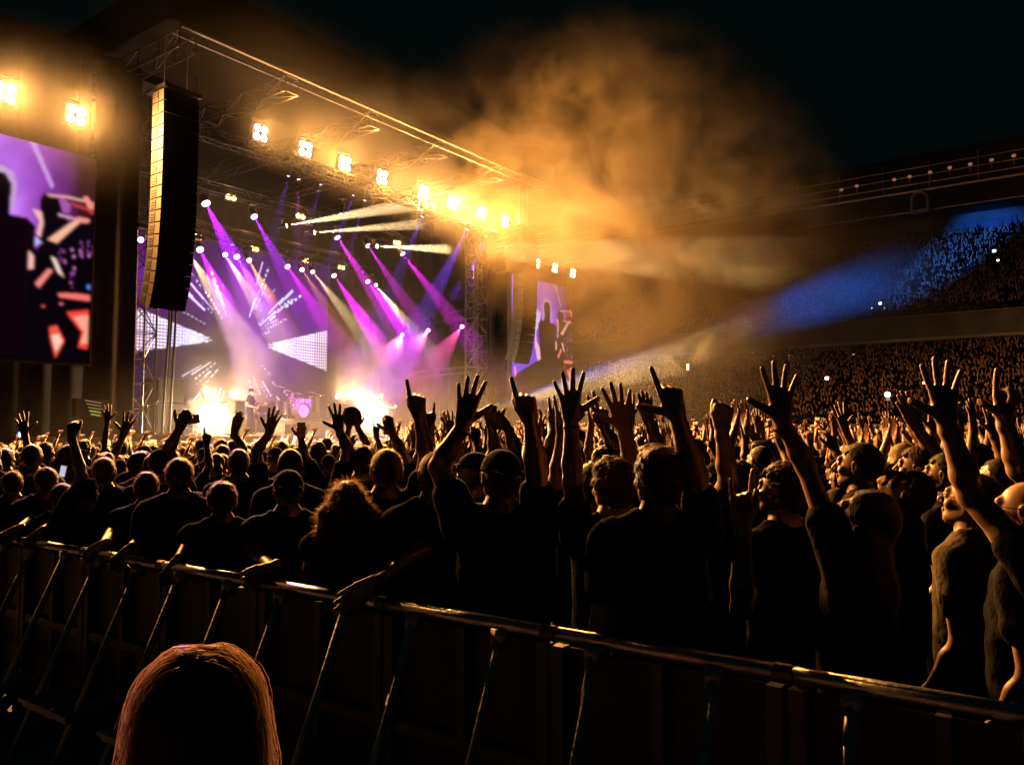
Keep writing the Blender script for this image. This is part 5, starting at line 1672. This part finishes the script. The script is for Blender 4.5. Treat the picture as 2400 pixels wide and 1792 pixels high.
MATS8 = [SKIN[0], SHIRTM['black'], HAIRM['dark'], SHIRTM['grey'], SHIRTM['navy'], SHIRTM['brown'], SKIN[1], HAIRM['brown']]
def far_list(sel): return [(x, y, 0, math.degrees(math.atan2(29 - y, 23 - x)) + cr.uniform(-20, 20), cr.uniform(1.56, 1.74 if pxx < 950 else 1.88)) for dep, x, y, pxx in far if sel(pxx)]
crowd_mass('far_crowd', far_list(lambda q: q >= 950), 'far crowd with raised arms filling the field before the far screen and stand', MATS8, [0, 0, 1, 2, 4, 5, 3], 5)
crowd_mass('far_crowd', far_list(lambda q: q < 950), 'far crowd of heads right below the stage edge', MATS8, [3, 3, 6, 3, 6, 6, 3, 3, 3, 1], 6)

# ================================================================ THE BAND AND ITS GEAR
DZ = 1.84
def prism(pts, th, M4, n=None):
    """outline (x, z) extruded by th along y, moved by M4"""
    n = len(pts)
    V = [M4 @ Vector((x, -th / 2, z)) for x, z in pts] + [M4 @ Vector((x, th / 2, z)) for x, z in pts]
    f = [tuple(range(n - 1, -1, -1)), tuple(range(n, 2 * n))] + [(i, (i + 1) % n, n + (i + 1) % n, n + i) for i in range(n)]
    return [tuple(v) for v in V], f

M['guitar'] = mat('guitar_lacquer', (.10, .03, .02), .25)
M['maple'] = mat('guitar_neck', (.25, .15, .07), .4)
def guitar(p, ang, yaw, label):
    """p: middle of the body; ang: neck angle above horizontal"""
    t = empty('electric_guitar', p, label, 'guitar')
    M4 = Matrix.Translation(p) @ Matrix.Rotation(yaw, 4, 'Z') @ Matrix.Rotation(R(-ang), 4, 'Y')
    out = [(-.22, .03), (-.20, .12), (-.10, .165), (.0, .12), (.08, .15), (.15, .17), (.17, .13), (.11, .06), (.10, .0), (.12, -.06), (.18, -.12), (.14, -.16), (.05, -.13), (-.04, -.13), (-.13, -.17), (-.21, -.10)]
    b = MB(); v, f = prism(out, .045, M4); b.add(v, f); b.build('body', M['guitar'], t)
    b = MB(); v, f = prism([(.08, -.028), (.74, -.02), (.74, .02), (.08, .028)], .03, M4 @ Matrix.Translation((0, -.012, 0))); b.add(v, f); b.build('neck', M['maple'], t)
    b = MB(); v, f = prism([(.735, -.03), (.80, -.05), (.93, -.035), (.94, .02), (.83, .03), (.735, .03)], .022, M4 @ Matrix.Translation((0, -.01, 0))); b.add(v, f); b.build('headstock', M['maple'], t)
    return t

def musician(px, py_top, Y, label, hair, arms, az, head=(0, 0, 0), shirt='black', seated=False, H=None, skin=0, z0=DZ):
    p = onY(px, py_top, Y)
    H = H or (p.z - z0 - .015)
    s = H / 1.75
    A = []
    for a in arms:
        q = a[0]
        A.append(dict(sh=np.array((q * .185, 0, 1.42)) * s, el=np.array(a[1]) * s, wr=np.array(a[2]) * s, u=a[3], v=a[4], pose=a[5], h=.009))
    parts, T, s = person_parts(H, head, A, hair, False, h_body=.016, h_head=.008, sleeve=.5, stance=.13 if z0 == DZ else .0)
    o = make_person((p.x, p.y, z0), az2yaw(az), parts, label, None, skin, shirt, 'dark')
    return o, p
PA_ = onY(588, 910, 27.2)
# faces along the stage, neck of the guitar toward the far side
o, p = musician(588, 910, 27.2, 'guitarist in cap and dark t-shirt standing side on, playing toward the drums', 'cap',
                [(1, (.27, -.08, 1.14), (.10, .24, 1.06), (-.8, .5, -.2), (.2, .2, 1), 'hold'), (-1, (-.28, .12, 1.16), (-.42, .38, 1.16), (-.3, .8, .4), (0, -.2, 1), 'hold')], -52, head=(0, -14, 0))
f = Vector((math.cos(R(-52)), math.sin(R(-52)), 0))
l = Vector((-f.y, f.x, 0))
guitar(Vector((p.x, p.y, DZ)) + f * .20 + Vector((0, 0, 1.03)), 24, math.atan2((l).y, (l).x), 'electric guitar held by the guitarist in the cap')
o, p = musician(893, 918, 26.9, 'singer with short pale hair standing with a slim guitar near the glaring lamp', 'buzz',
                [(1, (.27, -.06, 1.14), (.12, .24, 1.05), (-.8, .5, -.2), (.2, .2, 1), 'hold'), (-1, (-.30, .10, 1.16), (-.45, .34, 1.14), (-.3, .8, .4), (0, -.2, 1), 'hold')], -75)
f = Vector((math.cos(R(-75)), math.sin(R(-75)), 0)); l = Vector((-f.y, f.x, 0))
guitar(Vector((p.x, p.y, DZ)) + f * .2 + Vector((0, 0, 1.02)), 26, math.atan2(l.y, l.x), 'slim electric guitar held by the singer')
t = empty('microphone_stand', (p.x + .55, p.y - .25, DZ), 'thin microphone stand in front of the singer', 'microphone stand')
b = MB(); b.tube((p.x + .55, p.y - .25, DZ), (p.x + .55, p.y - .25, DZ + 1.45), .012, n=6); b.tube((p.x + .55, p.y - .25, DZ), (p.x + .55, p.y - .25, DZ + .03), .14, n=16); b.build('pole', M['black_metal'], t)
b = MB(); b.tube((p.x + .55, p.y - .25, DZ + 1.45), (p.x + .42, p.y - .2, DZ + 1.56), .012, n=6); b.sphere((p.x + .40, p.y - .19, DZ + 1.575), .032, 8, 6); b.build('microphone', M['black_metal'], t)

# ---- drum riser, kit and drummer
KY = 29.6
rl, rr_ = onY(662, 980, KY - .9), onY(800, 980, KY - .9)
RZ = rl.z
cx = onY(700, 975, KY - .5).x
t = empty('drum_riser', (cx, KY, DZ), 'wide riser carrying the drum kit, washed violet', 'riser')
b = MB(); b.bbox((cx - 2.6, KY - 1.0, RZ - .10), (cx + 2.9, KY + 1.6, RZ)); b.build('deck', M['deck'], t)
M['riser_front'] = mat('riser_front', (.30, .26, .30), .5, noise=.1)
b = MB(); b.bbox((cx - 2.58, KY - .97, DZ + .01), (cx + 2.88, KY - .92, RZ - .101)); b.build('front_panel', M['riser_front'], t)
M['acrylic'] = mat('drum_shell', (.55, .50, .52), .12, .25)
M['chrome'] = mat('chrome', (.75, .73, .7), .15, 1)
M['drumhead'] = mat('drum_head', (.62, .60, .66), .4)
M['cymbal'] = mat('cymbal_brass', (.62, .45, .20), .28, .9)
kit = empty('drum_kit', (cx, KY, RZ), 'clear sparkling drum kit with violet bass drum on the riser', 'drum kit')
def drum(px, py, Y, r, h, name='floor_drum'):
    p = onY(px, py, Y)
    b = MB(); b.tube(p - Vector((0, 0, h)), p, r, n=22); d = b.build(name, M['acrylic'], kit, smooth=False)
    b = MB(); b.torus(p, (0, 0, 1), r + .006, .014, 22); b.build('hoop', M['chrome'], d, smooth=True)
    b = MB(); b.torus(p - Vector((0, 0, h)), (0, 0, 1), r + .006, .014, 22); b.build('hoop', M['chrome'], d, smooth=True)
    for k in range(8):
        a = k * math.pi / 4 + .2
        b = MB(); q = p + Vector((math.cos(a) * (r + .012), math.sin(a) * (r + .012), 0))
        b.tube(q - Vector((0, 0, h)), q, .009, n=5); b.build('lug', M['chrome'], d)
for a in ((643, 938, KY - .2, .24, .62), (663, 940, KY - .35, .21, .6), (737, 930, KY - .2, .24, .72), (722, 934, KY - .45, .18, .42)):
    drum(*a)
for a in ((690, 936, KY - .35, .17, .26), (706, 933, KY - .4, .17, .26)):
    drum(*a, name='tom')
p = onY(711, 962, KY - .75)
bd = MB(); bd.tube(p, p + Vector((0, .45, 0)), .31, n=28); d = bd.build('bass_drum', M['acrylic'], kit)
b = MB(); b.disc(p - Vector((0, .006, 0)), (0, 1, 0), .30, 28, .006); b.build('drum_head', M['drumhead'], d)
b = MB(); b.torus(p - Vector((0, .01, 0)), (0, 1, 0), .315, .022, 28); b.build('hoop', M['chrome'], d, smooth=True)
for px, py, r, Y in ((657, 906, .25, KY - .3), (628, 922, .24, KY - .1), (674, 915, .2, KY), (733, 920, .2, KY - .3), (750, 925, .24, KY), (700, 922, .16, KY + .2)):
    p = onY(px, py, Y)
    b = MB(); b.tube((p.x, p.y, RZ), (p.x, p.y, p.z - .01), .012, n=6)
    for a in (0, 2.1, 4.2): b.tube((p.x, p.y, RZ + .25), (p.x + .22 * math.cos(a), p.y + .22 * math.sin(a), RZ + .01), .010, n=5)
    c = b.build('cymbal_stand', M['chrome'], kit)
    b = MB(); nrm = Vector((.08, -.22, 1)).normalized()
    b.tube(p, p + nrm * .018, r, r * .25, n=24); b.tube(p + nrm * .018, p + nrm * .035, .04, .02, n=12)
    b.build('cymbal', M['cymbal'], c)
o, p = musician(684, 905, KY + .35, 'drummer with long hair leaning over the drum kit, lit magenta', 'bob',
                [(1, (.30, .10, 1.2), (.24, .38, 1.2), (-.3, .9, .2), (0, 0, 1), 'hold'), (-1, (-.34, .08, 1.22), (-.36, .36, 1.34), (.1, .8, .5), (0, 0, 1), 'hold')], -95, head=(0, -22, 0), z0=DZ + .35, H=1.62, shirt='white')
moving_head(700, 420, 24.6, 690, 930, KY + .1, 8, 26000, (.9, .06, 1), EM_MAGENTA, 'magenta wash light aimed at the drummer from the front truss', None, size=.05)
moving_head(855, 470, 24.6, 708, 962, KY - .5, 8, 22000, (.42, .10, 1), EM_BLUE, 'violet wash light aimed at the bass drum from the front truss', None, size=.05)

def case(px0, py0, px1, py1, Y, depth, name, label, m, cat='case', parts=(), group=None):
    a = onY(px0, py0, Y); c = onY(px1, py1, Y)
    z0 = max(DZ + .002, min(a.z, c.z)) if name != 'x' else c.z
    z1 = max(a.z, c.z)
    t = empty(name, ((a.x + c.x) / 2, Y, z0), label, cat, group)
    b = MB(); b.bbox((a.x, Y, z0), (c.x, Y + depth, z1)); b.build('body', M[m], t)
    b = MB(); b.bbox((a.x + .03, Y - .012, z0 + .03), (c.x - .03, Y - .001, z1 - .03)); b.build('grille' if 'amp' in name or 'speaker' in name or 'monitor' in name else 'front_panel', M['grille'] if m != 'light_case' else M['light_case'], t)
    b = MB()
    for x in (a.x - .008, c.x + .008):
        for z in (z0 + .02, z1 - .02): b.bbox((x - .014, Y - .014, z - .03), (x + .014, Y + .03, z + .03))
    b.build('corner_guard', M['steel_dull'], t)
    return t
M['light_case'] = mat('light_case', (.45, .42, .38), .5, noise=.15)
M['brown_case'] = mat('brown_case', (.16, .10, .06), .6, noise=.2)
case(367, 944, 434, 1017, 26.4, 1.1, 'speaker_cabinet', 'wide black bass speaker forming the foot of the stack', 'speaker', 'speaker')
case(372, 886, 430, 943.6, 26.45, .9, 'speaker_cabinet', 'tall black speaker standing on the wide bass speaker', 'speaker', 'speaker')
case(345, 948, 366, 1012, 26.5, .5, 'equipment_case', 'dull pink upright case between the cables and the speaker stack', 'brown_case')
case(533, 969.6, 599, 1016, 29, .8, 'equipment_case', 'pale low riser case behind the guitarist', 'light_case')
case(533, 940, 549, 969, 29.1, .5, 'guitar_amp', 'narrow pale amplifier on the low case', 'light_case', 'amplifier')
case(551, 938, 574, 969, 29.1, .5, 'guitar_amp', 'brown amplifier beside the pale one', 'brown_case', 'amplifier')
case(606, 944, 634, 968, 28.6, .6, 'guitar_amp', 'violet-lit black amplifier between guitarist and drums', 'speaker', 'amplifier')
case(606, 969, 634, 1012, 28.5, .7, 'equipment_case', 'dark case under the violet-lit amplifier', 'speaker')
case(643, 991, 668, 1014, 26.4, .4, 'floor_monitor', 'pale floor monitor with small round mark by the drum riser', 'light_case', 'monitor speaker')
case(687, 994, 725, 1019, 25.6, .5, 'floor_monitor', 'black square floor monitor at the stage edge', 'speaker', 'monitor speaker')
case(463, 1008, 520, 1018, 25.9, .5, 'floor_monitor', 'low black monitor under the first floor lamp', 'speaker', 'monitor speaker')
# keyboard
a, c = onY(778, 946, 30), onY(838, 946, 30)
t = empty('keyboard', ((a.x + c.x) / 2, 30, DZ), 'long keyboard on a stand right of the drum riser', 'keyboard')
b = MB(); b.bbox((a.x, 30, a.z - .1), (c.x, 30.4, a.z)); b.build('body', M['matte_black'], t)
b = MB(); b.bbox((a.x + .06, 30.0, a.z + .001), (c.x - .06, 30.16, a.z + .012)); b.build('keys', M['light_case'], t)
for x in (a.x + .25, c.x - .25):
    b = MB(); b.tube((x - .15, 30.1, DZ), (x + .1, 30.1, a.z - .1), .02, n=6); b.tube((x + .15, 30.2, DZ), (x - .1, 30.2, a.z - .1), .02, n=6); b.build('leg', M['black_metal'], t)

# ================================================================ THE GRANDSTAND ON THE FAR SIDE
gs = empty('grandstand', (66, 12, 0), 'two-tier grandstand full of people under a dark overhanging roof', 'grandstand')
Y0, Y1 = -8.0, 62.0
def steps(x0, z0, x1, z1, n, nm):
    b = MB()
    dx, dz = (x1 - x0) / n, (z1 - z0) / n
    V, Fc = [], []
    for i in range(n + 1):
        x = x0 + dx * i; z = z0 + dz * i
        for y in (Y0, Y1):
            V.append((x, y, z)); V.append((x, y, z + dz))
    for i in range(n):
        a = 4 * i
        Fc.append((a, a + 2, a + 3, a + 1)); Fc.append((a + 1, a + 3, a + 6, a + 4))
    b.add(V, Fc); b.build(nm, M['concrete'], gs)
steps(60, 1.6, 76.5, 8.4, 20, 'lower_tier')
steps(75.2, 10.8, 95.7, 21.4, 25, 'upper_tier')
b = MB(); b.bbox((59.7, Y0, 0), (59.95, Y1, 2.6)); b.build('front_wall', M['concrete'], gs)
b = MB(); b.bbox((74.6, Y0, 9.9), (74.9, Y1, 11.7)); b.build('parapet', M['concrete'], gs)
M['pale_strip'] = mat('pale_ledge', (.34, .29, .20), .6, noise=.3, nscale=.3)
b = MB(); b.bbox((74.3, Y0, 9.62), (74.58, Y1, 9.86)); b.bbox((74.35, Y0, 11.72), (74.95, Y1, 11.8)); b.build('ledge', M['pale_strip'], gs)
b = MB(); b.bbox((77.5, Y0, 8.4), (77.8, Y1, 9.6)); b.build('concourse_wall', M['concrete'], gs)
b = MB(); b.bbox((97.5, Y0, 21.4), (97.9, Y1, 27)); b.build('rear_wall', M['concrete'], gs)
M['fascia_pale'] = mat('fascia_pale', (.10, .09, .12), .6, noise=.2, nscale=.4)
b = MB()
for i in range(9):
    y = Y0 + 3 + i * 6
    b.bbox((97.2, y, 22.3), (97.45, y + 5.2, 24.3))
b.build('rear_panel', M['fascia_pale'], gs)
b = MB(); b.bbox((75, Y0, 25.3), (99, Y1, 25.6)); b.build('roof', M['matte_black'], gs)
M['roof_rail'] = mat('roof_rail', (.40, .32, .24), .45, .5)
for z, r, x in ((23.6, .045, 74.6), (22.9, .06, 74.5), (22.3, .12, 74.5), (20.6, .05, 74.7), (24.4, .04, 74.9)):
    b = MB(); b.tube((x, Y0, z), (x, Y1, z), r, n=6); b.build('roof_rail', M['roof_rail'], gs)
b = MB(); b.bbox((75.1, Y0, 20.7), (75.4, Y1, 25.2)); b.build('roof_edge', M['matte_black'], gs)
for i in range(11):
    y = 4.3 + i * 3.6
    b = MB(); b.tube((74.6, y, 22.2), (74.6, y, 24.9), .04, n=5); b.build('rail_post', M['roof_rail'], gs)
for k, (px, py) in enumerate([(2008, 436), (2096, 421), (2132, 414), (2180, 404), (2226, 393), (2274, 385), (2324, 375), (2376, 365), (1972, 445)]):
    p = onX(px, py, 74.6)
    t = empty('roof_lamp', p - Vector((0, 0, .5)), ['faint', 'second', 'third', 'fourth', 'fifth', 'sixth', 'seventh', 'last and brightest', 'dimmest'][k] + ' small dull lamp along the top of the grandstand roof', 'lamp', 'small lamps on the grandstand roof')
    b = MB(); b.tube(p - Vector((0, 0, .7)), p - Vector((0, 0, .2)), .05, n=6); b.build('stem', M['roof_rail'], t)
    b = MB(); b.sphere(p, .17, 10, 7, (1, 1, .8)); b.build('lamp_head', M['lamp_dull'] if 'lamp_dull' in M else M.setdefault('lamp_dull', emit('roof_lamp_glow', (1, .38, .2), .28)), t, smooth=True)
p = onX(2155, 472, 73.9)
t = empty('hanging_speaker', p - Vector((0, 0, .8)), 'rounded pale speaker hanging below the grandstand roof edge', 'speaker')
b = MB()
pts = [(p.x, p.y + .62 * math.cos(a), p.z + .15 + .62 * math.sin(a)) for a in [i * math.pi / 10 for i in range(11)]]
b.path([(p.x, p.y + .62, p.z - .75)] + pts + [(p.x, p.y - .62, p.z - .75)], .12, 6); b.build('shell', M['roof_rail'], t, smooth=True)
b = MB(); b.bbox((p.x - .1, p.y - .68, p.z - .95), (p.x + .4, p.y + .68, p.z - .68)); b.build('horn', M['roof_rail'], t)
b = MB(); b.tube((p.x, p.y, p.z + .75), (p.x, p.y, p.z + 1.6), .03, n=5); b.build('hanger', M['black_metal'], t)

places = []
for i in range(20):
    x = 60.3 + .825 * i; z = 1.6 + .34 * (i + 1)
    for k in range(100):
        y = 2.2 + .52 * k + cr.uniform(-.12, .12)
        if y > 44 or cr.random() < .08: continue
        places.append((x + .3, y, z, 170 + cr.uniform(-35, 25), cr.uniform(1.5, 1.85)))
for i in range(25):
    x = 75.4 + .82 * i; z = 10.8 + .424 * (i + 1)
    for k in range(90):
        y = 4 + .55 * k + cr.uniform(-.12, .12)
        if y > 46 or cr.random() < .15: continue
        places.append((x + .3, y, z, 170 + cr.uniform(-35, 25), cr.uniform(1.5, 1.85)))
crowd_mass('stand_crowd', places, 'rows of spectators filling both tiers of the grandstand', [SKIN[0], SHIRTM['black'], HAIRM['dark'], SHIRTM['black'], SHIRTM['navy'], SHIRTM['brown'], SKIN[1], HAIRM['dark']], [1, 3, 3, 5, 6, 3, 6, 0], 9)

# lit opening under the upper tier, exit sign glow and phone torches in the stands
t = empty('lit_opening', onX(1822, 846, 76.9), 'bright doorway strip under the far end of the upper tier', 'lit opening')
a, c = onX(1776, 836, 77.3), onX(1864, 852, 77.3)
b = MB(); b.bbox((77.2, c.y, min(a.z, c.z) + .2), (77.25, a.y, max(a.z, c.z))); b.build('glowing_panel', emit('lit_opening', (1, .80, .45), 1.6), t)
b = MB(); b.bbox((77.05, c.y - .3, max(a.z, c.z) + .02), (77.4, a.y + .3, max(a.z, c.z) + .25)); b.build('lintel', M['concrete'], t)
b = MB()
for k in range(14): b.sphere((76.9, c.y + (a.y - c.y) * (k + .5) / 14, min(a.z, c.z) + .35 + .12 * math.sin(k * 5)), .17, 8, 6, (1, 1, 1.6))
tag(b.build('far_heads', SHIRTM['black'], smooth=True), 'row of dark heads before the bright doorway strip', None, None, 'stuff')
pl = [(2330, 588, 'upper of the two bluish torches high in the upper tier', (.75, .85, 1), 9), (2339, 610, 'lower of the two bluish torches high in the upper tier', (.75, .85, 1), 7),
      (2063, 711, 'broad white screen in the upper tier under the blue beam', (1, .95, .8), 9), (2043, 722, 'small warm screen left of the broad white one', (1, .8, .5), 4), (2074, 722, 'small warm screen right of the broad white one', (1, .8, .5), 4),
      (2390, 710, 'yellow-white screen at the edge of the upper tier', (1, .9, .6), 6), (1758, 745, 'upper white torch low at the dark end of the stand', (1, .95, .9), 7), (1744, 766, 'lower white torch low at the dark end of the stand', (1, .95, .9), 5),
      (1999, 832, 'warm light at the front of the lower tier roof', (1, .85, .6), 7), (2146, 836, 'white screen at the top of the lower tier', (1, .95, .85), 7), (2380, 853, 'greenish white screen near the top of the lower tier', (.95, 1, .75), 8),
      (1938, 886, 'bright white torch above the field crowd in the lower tier', (1, .93, .85), 16), (2165, 897, 'small dim screen in the lower tier', (1, .8, .5), 4), (1612, 860, 'yellow lamp seen through the low smoke', (1, .85, .3), 8)]
for px, py, lb, colr, e in pl:
    X = 62 if py > 880 else 74 if 825 < py else 78
    if px == 1612: X = 58
    p = onX(px, py, X)
    t = empty('phone' if px != 1612 else 'wall_lamp', p, lb, 'phone' if px != 1612 else 'lamp')
    w = .16 if e < 9 else .24
    b = MB(); b.box(p, (.02, w, w * (.8 if px != 1612 else 3.0))); b.build('glowing_face', emit('phone_glow', colr, e), t)
    b = MB(); b.box(p + Vector((.03, 0, 0)), (.03, w * 1.15, w * .95)); b.build('case', M['matte_black'], t)
# phone torch held above the field crowd
p = atD(2080, 924, 16)
t = empty('phone', p, 'phone torch shining white above raised hands before the grandstand', 'phone')
b = MB(); b.sphere(p, .05, 10, 6); b.build('torch', emit('torch', (1, .97, .9), 40), t)
b = MB(); b.box(p + Vector((.04, 0, -.05)), (.02, .075, .15)); b.build('case', M['matte_black'], t)
light('torch_light', 'POINT', p - Vector((.1, 0, 0)), 6, (1, .95, .9), t, size=.03)
# small blue lamp and lit sign near the near wing
p = onY(46, 1018, 24.1)
t = empty('blue_lamp', p, 'tiny blue lamp on the low wall below the near screen', 'lamp')
b = MB(); b.sphere(p, .05, 10, 6, (.8, .6, 1.5)); b.build('lens', emit('blue_dot', (.15, .3, 1), 12), t)
b = MB(); b.box(p + Vector((0, .06, 0)), (.14, .06, .2)); b.build('housing', M['matte_black'], t)
p = onY(218, 958, 25.0)
t = empty('mixing_console', p - Vector((0, 0, .4)), 'small console with dull green and yellow lit strips beside the near wing', 'console')
b = MB(); b.bbox((p.x - .5, p.y, p.z - .25), (p.x + .5, p.y + .3, p.z + .3)); b.build('body', M['matte_black'], t)
for k in range(5):
    b = MB(); b.box((p.x + .02 * k, p.y - .01, p.z + .22 - .1 * k), (.5 - .05 * k, .01, .03 + .015 * (k > 2)), Matrix.Rotation(R(8), 3, 'Y'))
    b.build('light_strip', emit('strip', (.45, .32, .14) if k < 3 else (.5, .6, .1), .5), t)

# ---- blue beam over the stand
p = onY(1165, 948, 24.3)
q = onX(2230, 600, 88)
t = empty('moving_light', p, 'floor lamp by the far tower throwing the blue beam up to the stand', 'stage light')
d = (q - p).normalized()
b = MB(); b.tube(p - d * .4, p - d * .02, .13, .16, n=12); h = b.build('head', M['black_metal'], t)
b = MB(); b.disc(p, d, .13, 14, .03); b.build('lens', emit('lens_blue_deep', (.1, .4, 1), 3), h)
light('lamp_light', 'SPOT', p + d * .06, BLUE_E, (.015, .18, 1.0), t, aim=q, size=.05, spot=R(8), blend=1)
smoke('beam_haze', onX(2020, 680, 68), (20, 12, 9), .08, .26, .42, .62, 52, .3, 'thicker smoke lit blue in front of the upper tier', base=.15, edge=.1, detail=6, alb=.4)
